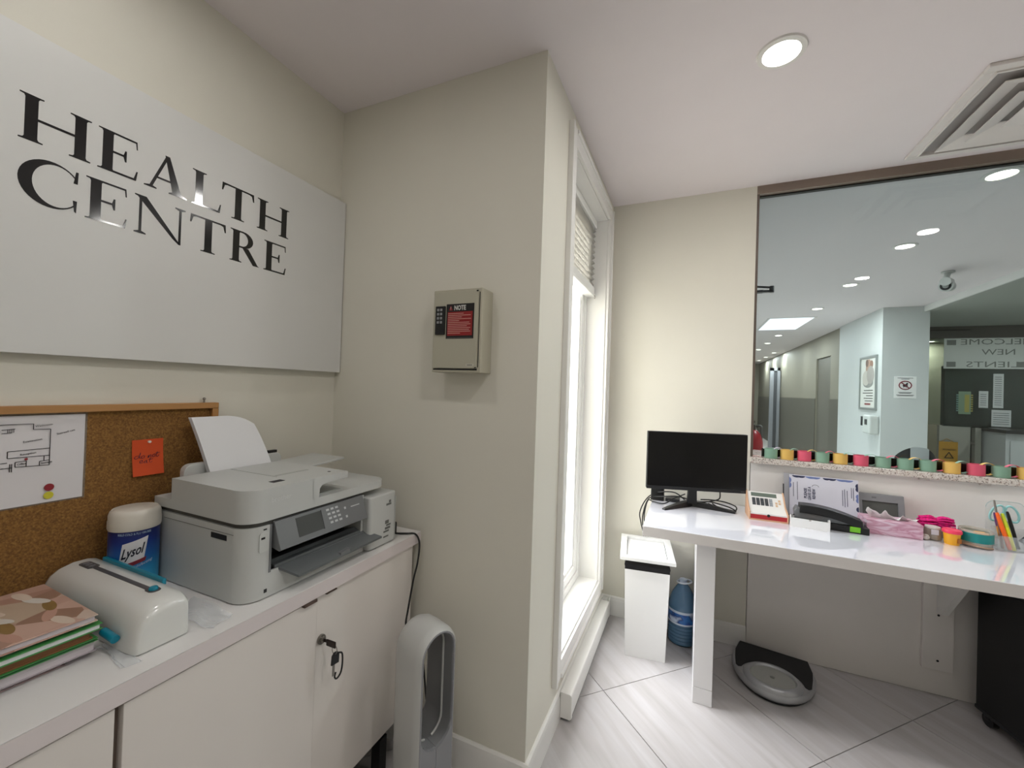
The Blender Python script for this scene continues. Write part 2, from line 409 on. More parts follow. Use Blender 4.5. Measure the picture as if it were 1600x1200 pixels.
# baseboard heater
h_ = thing('baseboard_heater', 'white low electric baseboard heater under the tall window', 'heater', (XP + .03, 2.12, 0))
x0 = XP + .0145
mb = MB(h_)
mb.prism([(x0, .012), (x0 + .042, .012), (x0 + .048, .018), (x0 + .048, .106), (x0 + .046, .112), (x0 + .040, .116), (x0, .116)], 'y', 1.676, 2.52, bev=.002)
mb.build('housing', TRIM)
MB(h_).box(x0, 1.69, 0, x0 + .030, 2.50, .012).build('base_strip', BLACKGASKET)
MB(h_).box(x0 + .0475, 1.69, .022, x0 + .0490, 2.51, .030).build('outlet_slot', mat('grey_slot', '#8d8b88', .5))
mb = MB(h_).box(x0, 2.52, .012, x0 + .003, 2.565, .124).box(x0 + .042, 2.52, .012, x0 + .046, 2.565, .124).box(x0 + .003, 2.561, .012, x0 + .042, 2.565, .124).box(x0 + .003, 2.52, .06, x0 + .042, 2.561, .064)
for k in range(4): mb.box(x0 + .006, 2.526 + k * .009, .064, x0 + .034, 2.530 + k * .009, .118)
mb.build('junction_end', TRIM)

# ---------------------------------------------------------------- glass partition over the half wall
gp = MB().box(.303, YF - .001, CZ - .046, XR, YF + .055, CZ).build('window_2', BROWN, None, kind='structure')
MB().box(.303, YF - .001, 1.04, .315, YF + .055, CZ - .046).build('side_jamb', mat('jamb_bronze', '#6E635C', .15, metal=.5), gp)
MB().box(.315, YF + .028, CZ - .053, XR, YF + .052, CZ - .046).box(.315, YF + .04, 1.04, .3175, YF + .05, CZ - .05).build('gasket', BLACKGASKET, gp)
MB().box(.3175, YF + .050, 1.041, XR, YF + .056, CZ - .053).build('glass_pane', glass_mat('partition_glass', (.72, .785, .80)), gp)
MB().box(.362, YF + .043, 1.0385, XR, YF + .0495, 1.084, .001).build('bottom_channel', mat('dark_channel', '#1B1412', .12, spec=.7), gp)
MB().box(.303, 2.568, 1.008, XR, 2.955, 1.038, .003).build('trim_1', TERR, None, kind='structure')
mb = MB()
for x in (1.0, 1.21): mb.box(x, 2.568, 1.000, x + .035, 2.585, 1.008)
mb.build('trim_2', mat('ledge_clip', '#A79F9A', .5), None, kind='structure')

# ---------------------------------------------------------------- the hall behind the glass
struct('floor_hall', MB().box(HX0, YF + .12, -.10, HX1, HY1, 0), mat('hall_floor', '#C9C4BE', .35, var=.05))
CX0, CX1, CY0, CY1 = 2.165, 2.61, 6.55, 8.19
struct('wall_hall_column', MB().box(CX0, CY0, 0, CX1, CY1, CZ), HALL)
struct('wall_hall_corridor', MB().box(CX0 + .03, CY1, 0, CX0 + .17, 8.75, CZ).box(CX0 + .03, 8.75, 2.12, CX0 + .17, 9.65, CZ).box(CX0 + .03, 9.65, 0, CX0 + .17, HY1 - .12, CZ), HALLD)
struct('trim_4', MB().box(CX0 + .018, CY1, 0, CX0 + .03, 8.75, 1.36).box(CX0 + .018, 9.65, 0, CX0 + .03, HY1 - .13, 1.36), mat('lower_wall_brown', '#5F5B51', .5))  # darker brown layer over the lower part of the corridor wall
struct('wall_hall_end', MB().box(HX0, HY1 - .12, 0, HX1, HY1, CZ), HALLD)
HW0, HW1 = 6.4, 7.8
mb = MB(); mb.box(HX0, YF + .12, 0, .25, HW0, CZ).box(HX0, HW1, 0, .25, HY1 - .12, CZ).box(HX0, HW0, 1.45, .25, HW1, CZ).box(HX0, HW0, 0, .25, HW1, .35)
struct('wall_hall_left', mb, HALL)
w3 = MB().box(HX0 + .02, HW0, .35, HX0 + .07, HW1, .42).box(HX0 + .02, HW0, 1.38, HX0 + .07, HW1, 1.45).box(HX0 + .02, HW0, .42, HX0 + .07, HW0 + .06, 1.38).box(HX0 + .02, HW1 - .06, .42, HX0 + .07, HW1, 1.38).build('window_unseen', PVC, None, kind='structure')  # window out of view, added and sized to bring daylight onto the column
MB().box(HX0 + .04, HW0 + .06, .42, HX0 + .05, HW1 - .06, 1.38).build('pane', glass_mat('window_glass', (.96, .98, .97)), w3)
struct('wall_hall_right', MB().box(HX1 - .12, YF + .12, 0, HX1, HY1 - .12, CZ), HALL)
struct('wall_hall_front', MB().box(XR + .14, YF, 0, HX1, YF + .12, CZ), HALL)
# lowered ceiling with its white edge, dark header, room behind the second counter
sf = MB().box(2.575, 3.2, 2.465, HX1 - .12, CY0, CZ).box(CX1, CY0, 2.465, HX1 - .12, 10.2, CZ).build('ceiling_soffit', mat('soffit_paint', '#9EA29C', .7), None, kind='structure')
MB().box(2.555, 3.2, 2.460, 2.575, CY0, CZ).build('trim_edge', TRIM, sf)
struct('wall_header', MB().box(CX1, 7.95, 2.30, HX1 - .12, 8.07, 2.465), DARKWALL)
struct('trim_3', MB().box(CX1, 7.93, 2.405, 3.6, 7.95, 2.415), BLACKGASKET)
struct('wall_office_back', MB().box(CX1, 10.1, 0, HX1 - .12, 10.2, 2.465), mat('office_taupe', '#A39C85', .6, var=.03))
struct('wall_office_screen', MB().box(3.49, 8.30, 0, HX1 - .12, 8.40, 1.92), mat('screen_grey', '#565B55', .5, var=.04))
struct('window_4', MB().box(3.12, 8.0, 1.045, HX1 - .12, 8.012, 2.30), glass_mat('office_glass', (.82, .86, .83)))

# corridor: door frames and far door
d1 = MB().box(1.93, 13.0, 0, 2.02, 13.08, 2.15).box(2.10, 13.0, 0, 2.165, 13.08, 2.15).box(1.93, 13.0, 2.07, 2.165, 13.08, 2.15).build('door_1', mat('door_frame_grey', '#8d8f94', .4), None, kind='structure')
MB().box(2.02, 13.02, 0, 2.10, 13.05, 2.07).build('door_leaf', mat('door_dark', '#4a4c50', .4), d1)
d2 = MB().box(.6, HY1 - .15, 0, 1.75, HY1 - .121, 2.12).build('door_2', mat('door_dark', '#4a4c50', .4), None, kind='structure')
MB().box(.52, HY1 - .16, 0, .6, HY1 - .12, 2.2).box(1.75, HY1 - .16, 0, 1.83, HY1 - .12, 2.2).box(.6, HY1 - .16, 2.12, 1.75, HY1 - .12, 2.2).build('door_frame', mat('door_frame_grey', '#8d8f94', .4), d2)
struct('door_3', MB().box(CX0 + .06, 8.75, 0, CX0 + .10, 9.65, 2.12), mat('door_brown', '#6B675E', .5))

# ---------------------------------------------------------------- ceiling fittings
LENS = mat('lamp_lens', '#FFF6E4', .5, emit=14.0, ecol='#FFF3E0')
LENSC = mat('lamp_lens_room', '#FFFFFF', .5, emit=30.0, ecol='#FFFCF5')
RING = mat('lamp_ring', '#E4E2DE', .35)
def pot(x, y, label, watts, lens, group=None, r=.052, z=CZ, lamp=True):
    t = thing('ceiling_light', label, 'ceiling light', (x, y, z), 0, group)
    MB(t, True).lathe([(r, -.001), (r + .004, -.008), (r + .020, -.006), (r + .022, 0), (r, 0)], (0, 0, 0), 28, cap=False).build('trim_ring', RING)
    MB(t, True).lathe([(r, -.0035), (r, -.001), (.001, -.001), (.001, -.0045)], (0, 0, 0), 28, cap=False).lathe([(r, -.0035), (.0015, -.0045)], (0, 0, 0), 28).build('lens', lens)
    if lamp:
        L = bpy.data.lights.new('ceiling_light_lamp', 'AREA'); L.shape = 'DISK'; L.size = 2 * r; L.energy = watts; L.color = (1, .975, .94)
        lo = bpy.data.objects.new('ceiling_light_lamp', L); COL.objects.link(lo); lo.parent = t; lo.location = (0, 0, -.012)
    return t
pot(.246, 1.604, 'bright round recessed ceiling light in front of the glass partition', POT_W, LENSC)
pot(.246, .41, 'recessed ceiling light over the front left part of the room', POT_REAR_W, LENSC)
pot(-.945, .41, 'recessed ceiling light above the white cabinet', 1.0, LENSC)
pot(1.435, 1.65, 'recessed ceiling light over the right end of the desk', POT_W, LENSC)
pot(1.45, .425, 'recessed ceiling light in the middle of the right half of the room', POT_REAR_W, LENSC)
pot(.246, -.85, 'unseen ceiling light added at the rear of the room as fill', POT_REAR_W, LENSC)  # added lamp behind the camera, fills the room with more even light
hall = [(1.40, 2.86, 'recessed hall light nearest the glass, at its upper right corner'), (1.43, 3.97, 'second recessed hall light from the glass'), (1.44, 5.17, 'third recessed hall light from the glass'),
        (1.46, 6.44, 'small recessed hall light in front of the luminous panel'), (1.47, 9.1, 'recessed corridor light just past the luminous panel'),
        (1.48, 10.4, 'recessed corridor light, third from the far end'), (1.49, 11.8, 'recessed corridor light, second from the far end'),
        (1.96, 12.7, 'right-hand corridor light, nearest of its row'), (1.97, 14.1, 'right-hand corridor light, middle of its row'), (1.97, 15.4, 'right-hand corridor light, farthest of its row')]
for i, (x, y, lab) in enumerate(hall):
    pot(x, y, lab, POT_HALL_W, LENS, 'recessed lights in the hall behind the glass')
for x, y, lab in ((3.89, 8.9, 'ceiling light glowing above the welcome sign'), (3.94, 9.85, 'ceiling light at the left edge of the office')):
    pot(x, y, lab, 9, LENS, 'recessed lights in the hall behind the glass', z=2.465)
pot(4.4, 6.0, 'unseen light added under the lowered hall ceiling to brighten the notices', 16, LENS, z=2.465)  # added lamp out of view, brightens the notices on the office glass
t = thing('luminous_panel', 'rectangular luminous ceiling panel in the hall corridor', 'ceiling light', (1.31, 7.7, CZ))
MB(t, True).box(-.30, -.62, -.006, .30, .62, 0).build('frame', RING)
MB(t, True).box(-.27, -.59, -.009, .27, .59, -.006).build('diffuser', mat('panel_glow', '#E6ECF5', .5, emit=1.6, ecol='#DCE6F5'))

# square air diffuser
t = thing('ceiling_vent', 'white square ceiling air diffuser with nested frames beside the glass partition', 'vent', (1.21, 2.22, CZ))
def ring_sq(m_, s, w, z0, z1, slope=.0):
    for (dx, dy) in ((1, 0), (-1, 0), (0, 1), (0, -1)):
        for (a, b_2) in (((s, -s), (s, s)),):
            pass
    R_ = [[(-s, -s, z0), (s, -s, z0), (s, s, z0), (-s, s, z0)], [(-s + w, -s + w, z1), (s - w, -s + w, z1), (s - w, s - w, z1), (-s + w, s - w, z1)],
          [(-s + w + .004, -s + w + .004, z1 + .004), (s - w - .004, -s + w + .004, z1 + .004), (s - w - .004, s - w - .004, z1 + .004), (-s + w + .004, s - w - .004, z1 + .004)],
          [(-s, -s, z0 + .004), (s, -s, z0 + .004), (s, s, z0 + .004), (-s, s, z0 + .004)]]
    m_.loft(R_ + [R_[0]], True, False)
VENT = mat('vent_enamel', '#DAD5D2', .4)
mb = MB(t, True)
for a in ((-.31, -.31, .31, -.275), (-.31, .275, .31, .31), (-.31, -.275, -.275, .275), (.275, -.275, .31, .275)): mb.box(a[0], a[1], -.014, a[2], a[3], 0, .003)
mb.build('outer_frame', VENT)
MB(t, True).box(-.275, -.275, -.003, .275, .275, -.001).build('plenum_shade', mat('plenum_shade_grey', '#9a9593', .7))  # flat sheet whose grey stands for the shade inside the diffuser
for s, w_, z0, z1 in ((.232, .066, -.030, -.006), (.160, .066, -.038, -.012)):
    m_ = MB(t, True); ring_sq(m_, s, w_, z0, z1); m_.build('louvre', VENT, smooth=False)
MB(t, True).box(-.088, -.088, -.036, .088, .088, -.030, .003).build('centre_plate', VENT)
mb = MB(t, True)
for a in ((-.278, -.278, .278, -.270), (-.278, .270, .278, .278), (-.278, -.270, -.270, .270), (.270, -.270, .278, .270)): mb.box(a[0], a[1], -.020, a[2], a[3], -.001, .002)
mb.build('inner_lip', VENT)

# ---------------------------------------------------------------- low cabinet on the left
CXF, CZT, CYE = -.917, .822, 1.294
LAM = mat('cabinet_laminate', '#D9D3CE', .42, var=.012, spec=.4)
LAMTOP = mat('cabinet_top_laminate', '#DDDBDA', .3, var=.012, spec=.45)
LAMED = mat('cabinet_edge_band', '#D3CACA', .42)
BLK = mat('black_plastic', '#0B0B0D', .35)
t = thing('storage_cabinet', 'long white low cabinet with plain doors along the left wall', 'cabinet', (-1.16, .5, 0))
MB(t).box(XL + .002, -.62, CZT - .002, CXF, CYE, CZT, .0008).build('top_surface', LAMTOP)
MB(t).box(XL + .002, -.62, CZT - .040, CXF - .0005, CYE, CZT - .0025, .001).build('top_edge', LAMED)
MB(t).box(XL + .004, -.61, .178, -.945, CYE - .012, CZT - .040).build('carcass', LAM)
DX0, DX1 = -.945, -.929
for y0, y1 in ((-.02, .403), (.415, .8355), (.838, 1.262)):
    cdr = MB(t).box(DX0, y0, .178, DX1 + (.004 if y0 < .8 else 0), y1, CZT - .046, .0015).build('door', LAM)
MB(t).box(DX0 - .001, .403, .178, DX0 + .002, .415, CZT - .04).build('door_gap', mat('gap_brown', '#6a5c52', .7))
MB(t).box(-.93, .786, CZT - .0475, -.914, .826, CZT - .040).build('catch_plate', mat('bronze_catch', '#5b4a42', .4, metal=.4))
MB(t).box(-.93, .860, CZT - .0445, -.9165, .896, CZT - .0415).build('catch_plate', mat('bronze_catch', '#5b4a42', .4, metal=.4))
MB(t).box(XL + .02, -.60, .135, -.965, CYE - .03, .178).build('base_rail', BLK)
for y in (-.55, .33, 1.15):
    for x in (-1.34, -.99): MB(t).box(x, y, 0, x + .035, y + .035, .135).build('leg', BLK)
NICK = mat('nickel', '#8E8A84', .3, metal=.9)
MB(t).cyl((DX1 - .002, .855, .654), (DX1 + .006, .855, .654), .013).cyl((DX1 + .006, .855, .654), (DX1 + .012, .855, .654), .008).build('lock', NICK, cdr)

t = thing('keys', 'small bunch of keys with black fob hanging from the cabinet lock', 'keys', (DX1 + .012, .87, .60))
mb = MB(t).box(DX1 + .010, .8545, .650, DX1 + .024, .8565, .658).box(DX1 + .022, .853, .642, DX1 + .056, .858, .660, .004); mb.build('key_in_lock', mat('dark_bronze_key', '#2c211d', .35, metal=.4))
px_ = DX1 + .050
MB(t).tube([(px_ + .009 * math.cos(a), .858, .636 + .012 * math.sin(a)) for a in [2 * PI * k / 16 for k in range(16)]], .0011, 6, close=True).build('split_ring', NICK)
MB(t).prism([(.848, .598), (.873, .595), (.874, .618), (.868, .628), (.858, .629), (.850, .622)], 'x', px_ - .003, px_ + .003, .0015).build('key_head', BLK)
MB(t).box(px_ - .001, .853, .566, px_ + .001, .860, .598).build('key_blade', NICK)
MB(t).tube(smoothpath([(px_ + .002, .872, .622), (px_ + .004, .882, .614), (px_ + .004, .884, .585), (px_ + .003, .880, .562), (px_ + .002, .868, .553), (px_ + .001, .861, .560), (px_ + .001, .864, .572)], 5), .0024, 7).build('snap_hook', BLK)

# ---------------------------------------------------------------- wall sign with serif letters
SX = XL + .034
t = thing('wall_sign', 'large white wall panel lettered HEALTH CENTRE above the cork board', 'sign', (XL + .017, .7, 1.412))
MB(t).box(XL + .012, -.45, 1.412, SX, 1.309, 2.131, .001).build('panel', mat('sign_white', '#D6D6D4', .35, var=.01))
MB(t).box(XL, -.3, 1.5, XL + .012, 1.2, 2.05).build('mounting_batten', TRIM)
VINYL = mat('black_vinyl', '#08080A', .10, spec=.7)
def arc(cx, cy, rx, ry, a0, a1, n):
    return [(cx + rx * math.cos(math.radians(a0 + (a1 - a0) * i / n)), cy + ry * math.sin(math.radians(a0 + (a1 - a0) * i / n))) for i in range(n + 1)]
def stem(x, t_, l=.085, y0=0, y1=1, top=True, bot=True):
    s_, k = .026, .075
    out = [[(x, y0), (x + t_, y0), (x + t_, y1), (x, y1)]]
    if bot: out.append([(x - l, y0), (x + t_ + l, y0), (x + t_ + l, y0 + s_), (x + t_ + .02, y0 + s_ + .012), (x + t_, y0 + k), (x, y0 + k), (x - .02, y0 + s_ + .012), (x - l, y0 + s_)])
    if top: out.append([(x - l, y1), (x - l, y1 - s_), (x - .02, y1 - s_ - .012), (x, y1 - k), (x + t_, y1 - k), (x + t_ + .02, y1 - s_ - .012), (x + t_ + l, y1 - s_), (x + t_ + l, y1)])
    return out
def glyph(ch, w):
    T_, s_ = .20, .045; l = .085
    if ch == 'H': return stem(l, T_, l) + stem(w - l - T_, T_, l) + [[(l, .475), (w - l, .475), (w - l, .53), (l, .53)]]
    if ch == 'E':
        return stem(l, T_, l) + [[(l, .955), (w * .93, .955), (w * .95, .80), (w * .98, .80), (w * .96, 1), (l, 1)],
                [(l, .485), (w * .62, .485), (w * .66, .37), (w * .70, .37), (w * .70, .65), (w * .66, .65), (w * .62, .535), (l, .535)],
                [(l, 0), (w * .96, 0), (w * 1.0, .24), (w * .965, .24), (w * .90, .05), (l, .05)]]
    if ch == 'L': return stem(l, T_, l) + [[(l, 0), (w * .96, 0), (w, .26), (w * .965, .26), (w * .89, .05), (l, .05)]]
    if ch == 'T':
        c = w / 2
        return stem(c - T_ / 2, T_, .10, top=False) + [[(0, .76), (.035, .76), (.08, .925), (.16, .95), (w - .16, .95), (w - .08, .925), (w - .035, .76), (w, .76), (w - .015, 1), (.015, 1)]]
    if ch == 'A':
        a = w * .50
        return [[(w * .10, 0), (w * .17, 0), (a + .01, .90), (a - .02, 1.0)], [(w * .66, 0), (w * .88, 0), (a + .06, 1.0), (a - .05, 1.0)],
                [(w * .24, .30), (w * .70, .30), (w * .68, .35), (w * .26, .35)],
                [(0, 0), (w * .28, 0), (w * .28, .028), (w * .19, .06), (w * .11, .06), (0, .028)], [(w * .56, 0), (w, 0), (w, .028), (w * .9, .07), (w * .66, .07), (w * .56, .028)]]
    if ch == 'N':
        x0_, x1_ = .10, w - .10 - .06
        return [[(x0_, 0), (x0_ + .06, 0), (x0_ + .06, .98), (x0_, .98)], [(x1_, .0), (x1_ + .06, -.02), (x1_ + .06, 1), (x1_, 1)],
                [(.02, 1), (.25, 1), (w - .10, -.02), (w - .15, -.02), (w - .30, .10)],
                [(0, 0), (x0_ + .16, 0), (x0_ + .16, .03), (x0_ + .06, .07), (x0_, .07), (0, .03)], [(x1_ - .10, 1), (w, 1), (w, .97), (x1_ + .06, .93), (x1_, .93), (x1_ - .10, .97)],
                [(0, 1), (.25, 1), (.25, .93), (.12, .94), (0, .97)]]
    if ch == 'R':
        o1 = arc(w * .42, .735, w * .36, .265, -90, 90, 12); i1 = arc(w * .40, .735, w * .20, .215, 90, -90, 12)
        bowl = [(l + .1, .47)] + o1 + [(l + .1, 1), (l + .1, .95)] + i1 + [(l + .1, .52)]
        return stem(l, T_, l) + [bowl] + [[(w * .40, .49), (w * .62, .49), (w * .97, .03), (w * 1.03, 0), (w * .80, 0)]]
    if ch == 'C':
        o1 = arc(w * .53, .5, w * .53, .52, 38, 322, 30); i1 = arc(w * .62, .5, w * .40, .465, 318, 42, 30)
        return [o1 + i1, [(w * .90, .70), (w * .975, .70), (w * .985, .98), (w * .94, .98)], [(w * .90, .30), (w * .975, .30), (w * .965, .02), (w * .93, .05)]]
L1 = [('H', .383, .502), ('E', .515, .596), ('A', .610, .713), ('L', .726, .808), ('T', .809, .913), ('H', .925, 1.044)]
L2 = [('C', .385, .484), ('E', .496, .577), ('N', .592, .712), ('T', .724, .826), ('R', .840, .936), ('E', .954, 1.038)]
for L_, z0 in ((L1, 1.887), (L2, 1.753)):
    for ch, y0, y1 in L_:
        h = .1025; w = (y1 - y0) / h; mb = MB(t)
        for k, poly in enumerate(glyph(ch, w)):
            mb.prism([(y0 + u * h, z0 + v * h) for u, v in poly], 'x', SX - .0002, SX + .0006 + k * .00002)
        mb.build('letter', VINYL, smooth=False)

# ---------------------------------------------------------------- cork board and what hangs on it
CORK = ramp_mat('cork', 260, [(0.2, '#55391B'), (0.45, '#7C5629'), (0.6, '#8D6632'), (0.8, '#A77F47')], rough=.9, bump=.5, detail=4)
PINE = ramp_mat('pine_frame', 30, [(0.3, '#9A6C3C'), (0.6, '#AE7F4B'), (0.9, '#BB8F5C')], rough=.45, stretch=(1, .06, 1), detail=5)
t = thing('cork_board', 'wood-framed cork notice board standing on the white cabinet', 'notice board', (XL + .01, .3, CZT))
BX = XL + .008
MB(t).box(XL + .0005, -.25, CZT + .0005, BX, .815, 1.277).build('cork_sheet', CORK)
MB(t).box(XL + .0005, -.27, 1.275, XL + .022, .834, 1.293, .002).build('frame_rail', PINE)
MB(t).box(XL + .0005, -.27, CZT, XL + .022, .834, CZT + .018, .002).build('frame_rail', PINE)
MB(t).box(XL + .0005, .816, CZT + .018, XL + .022, .834, 1.275, .002).build('frame_stile', PINE)
MB(t).box(XL + .0005, -.27, CZT + .018, XL + .022, -.252, 1.275, .002).build('frame_stile', PINE)
MB(t).cyl((XL + .012, .795, 1.293), (XL + .012, .795, 1.303), .0025).ball((XL + .012, .795, 1.305), .0045).build('hanging_screw', NICK)
PAPER = mat('paper_white', '#DAD7DA', .7, var=.02, vscale=12)
INK = mat('ink_black', '#242226', .7); RED = mat('sticker_red', '#8E1E2A', .5); YEL = mat('sticker_yellow', '#C9C132', .5)
t = thing('floor_plan_sheet', 'white sheet with an evacuation floor plan pinned on the cork board', 'paper sheet', (BX + .001, .36, 1.066))
PX = BX + .0015
MB(t).sheet(lambda u, v: (PX + .0012 * math.sin(v * 9) * math.sin(u * 5 + 1) + .001, .16 + u * .362, 1.064 + v * .206), 12, 10, .0006).build('sheet', PAPER)
MB(t).box(BX, .156, 1.060, BX + .0005, .527, 1.275).build('plastic_sleeve', mat('clear_film', '#b3b0a6', .15, alpha=.35))
mb = MB(t); lx = PX + .0035
def ln(m_, y0, z0, y1, z1, w=.0014):
    d = Vector((0, y1 - y0, z1 - z0)); L_ = d.length
    if L_ == 0: return
    d /= L_; p = Vector((0, -d.z, d.y)) * w / 2
    a, b2 = Vector((lx, y0, z0)), Vector((lx, y1, z1))
    m_.prism([((a + p).y, (a + p).z), ((b2 + p).y, (b2 + p).z), ((b2 - p).y, (b2 - p).z), ((a - p).y, (a - p).z)], 'x', lx, lx + .0003)
for q in ((.30, 1.252, .433, 1.251), (.433, 1.251, .433, 1.238), (.433, 1.238, .461, 1.237), (.461, 1.237, .461, 1.152), (.395, 1.191, .461, 1.192), (.395, 1.191, .395, 1.176),
          (.395, 1.176, .461, 1.175), (.30, 1.155, .403, 1.154), (.407, 1.155, .461, 1.152), (.407, 1.155, .407, 1.166), (.407, 1.166, .424, 1.167), (.424, 1.167, .424, 1.154),
          (.445, 1.153, .445, 1.163), (.445, 1.163, .461, 1.164), (.452, 1.164, .452, 1.174), (.399, 1.163, .399, 1.145), (.402, 1.163, .402, 1.145), (.30, 1.165, .395, 1.166),
          (.385, 1.232, .400, 1.233), (.385, 1.240, .405, 1.241)): ln(mb, *q)
for k in range(4): ln(mb, .394 + k * .003, 1.233, .394 + k * .003, 1.241, .0009)
for s_, y, z, r_ in (('Examination', .418, 1.208, .16), ('Reception', .414, 1.180, .1), ('Washroom', .436, 1.243, .12), ('Stairwell exit', .472, 1.222, .25), ('Office', .410, 1.158, .1), ('Storage', .447, 1.156, .1)):
    mb.text(s_, .0062, (lx, y, z), (0, 1, r_), (0, -r_, 1), .0002)
mb.build('plan_lines', INK, smooth=False)
MB(t).lathe([(.0085, 0), (.0085, .0006)], (0, 0, 0), 20, X=Matrix.Translation((lx, .4625, 1.099)) @ Matrix.Rotation(PI / 2, 4, 'Y')).lathe([(.0028, 0), (.0028, .0006)], (0, 0, 0), 12, X=Matrix.Translation((lx, .4235, 1.171)) @ Matrix.Rotation(PI / 2, 4, 'Y')).build('red_dots', RED)
MB(t).lathe([(.0085, 0), (.0085, .0006)], (0, 0, 0), 20, X=Matrix.Translation((lx, .462, 1.080)) @ Matrix.Rotation(PI / 2, 4, 'Y')).build('yellow_dot', YEL)
t = thing('sticky_note', 'orange sticky note reading do not eat on the cork board', 'note', (BX + .001, .656, 1.094))
ORG = mat('note_orange', '#CE4A14', .65, var=.02)
MB(t).sheet(lambda u, v: (BX + .0015 + .010 * (1 - v) ** 2, .619 + u * .072 + .001 * (1 - v), 1.094 + v * .099), 4, 8, .0005).build('note_paper', ORG)
nx = BX + .0055
PEN = mat('pen_navy', '#1F1538', .6)
def stroke(m_, pts, o, sc_, r=.0006):
    m_.tube(smoothpath([(nx + .0006, o[0] + u * sc_, o[1] + v * sc_) for u, v in pts], 4), r, 5)
mb = MB(t)
o_, k_ = (.623, 1.143), .0125
for pts in ([(.9, .5), (.3, .5), (.1, .0), (.5, -.1), (1.0, .5), (1.15, 1.2), (.95, .2), (1.2, -.1)], [(1.7, .5), (1.35, .3), (1.4, -.1), (1.8, .0), (1.9, .4), (1.6, .5)],
            [(2.5, -.1), (2.65, .5), (2.6, -.1), (2.9, .5), (3.1, .4), (3.05, 0), (3.25, .0)], [(3.7, .6), (3.4, .4), (3.45, .0), (3.8, .1), (3.9, .5), (3.7, .6)], [(4.25, 1.1), (4.1, .2), (4.35, 0), (4.6, .3)], [(3.95, .75), (4.7, .85)]):
    stroke(mb, pts, o_, k_)
o_ = (.636, 1.128)
for pts in ([(.0, .2), (.5, .4), (.4, .7), (.05, .5), (.1, .0), (.6, .1)], [(1.2, .5), (.85, .4), (.85, 0), (1.15, .1), (1.3, .6), (1.25, .0), (1.5, .1)], [(1.95, 1.0), (1.8, .2), (2.0, 0), (2.3, .3)], [(1.6, .65), (2.4, .75)]):
    stroke(mb, pts, o_, k_)
mb.build('handwriting', PEN)
MB(t).cyl((BX, .657, 1.186), (BX + .008, .657, 1.186), .0035).build('push_pin', mat('clear_pin', '#E6D9CF', .2))

# ---------------------------------------------------------------- printer
PL = mat('printer_grey_white', '#BDBFBD', .42, var=.01); PL2 = mat('printer_side_grey', '#A9ACA9', .45, var=.01)
PDK = mat('printer_dark_grey', '#6D6F71', .4); PTR = mat('printer_tray_grey', '#5F6365', .42); SCR = mat('lcd_screen', '#4B4C4B', .15)
F, YL = -.965, .655
t = thing('printer', 'grey-white inkjet printer with sheet feeder and open tray on the cabinet', 'printer', (-1.16, .88, CZT))
mb = MB(t)
r_ = .05
mb.prism(rrect(-1.36, YL, F, .722, r_, 8, (0, 1, 0, 0)), 'z', CZT + .003, 1.006)
mb.box(-1.36, .7215, CZT + .003, -1.07, 1.045, 1.006).box(-1.0705, .7215, CZT + .003, F, 1.045, .888).box(-1.0705, 1.036, .8875, F - .004, 1.045, 1.006)
mb.build('body', PL)
MB(t).box(-1.0700, .7225, .8885, -1.064, 1.0355, 1.0055).box(-1.065, .7222, .8882, F - .001, .7235, 1.0055).box(-1.065, .7235, .8882, F - .004, 1.0355, .8895).build('recess_lining', BLK)
MB(t).box(F - .03, .7165, .885, F + .001, .7225, 1.006).build('recess_frame', PDK)
MB(t).prism(rrect(-1.355, YL + .006, F - .006, 1.04, r_ - .006, 8, (0, 1, 0, 0)), 'z', 1.0055, 1.0185).build('seam', mat('seam_grey', '#4c4b47', .6))
MB(t).prism(rrect(-1.345, YL - .002, F + .004, 1.150, r_, 8, (0, 1, 1, 0)), 'z', 1.018, 1.042).build('scanner_lid', PL)
mb = MB(t)
mb.prism(rrect(-1.268, YL - .002, F + .004, .840, r_, 8, (0, 1, 0, 0)), 'z', 1.0415, 1.099)
mb.prism([(.839, 1.099), (.965, 1.099), (.965, 1.080), (.888, 1.079), (.870, 1.0755), (.862, 1.066), (.8605, 1.0415), (.839, 1.0415)], 'x', -1.268, F + .004)
mb.build('document_feeder', PL)
MB(t).box(-1.262, YL - .0018, 1.0525, F - .046, YL, 1.0545).build('feeder_seam', BLK)
MB(t).box(-1.20, .862, 1.0425, F - .02, .96, 1.0440).build('exit_floor', PL2)
MB(t).prism([(.955, 1.083), (.955, 1.090), (1.135, 1.100), (1.135, 1.093)], 'x', -1.31, -1.150, bev=.002).build('document_tray', PL)
mb = MB(t).box(-1.26, .80, 1.0985, -1.06, .803, 1.0998).box(-1.08, .81, 1.0985, -1.07, .915, 1.0998); mb.build('feeder_marks', PL2)
MB(t).box(-1.025, .752, 1.0985, -1.005, .785, 1.0998).box(-1.003, .925, 1.0985, -.995, .931, 1.0998).build('feeder_label', INK)
MB(t).text('brother', .018, (F + .0032, .715, 1.062), (0, 1, 0), (0, 0, 1), .0008).build('embossed_name', mat('emboss', '#D9DAD8', .2))
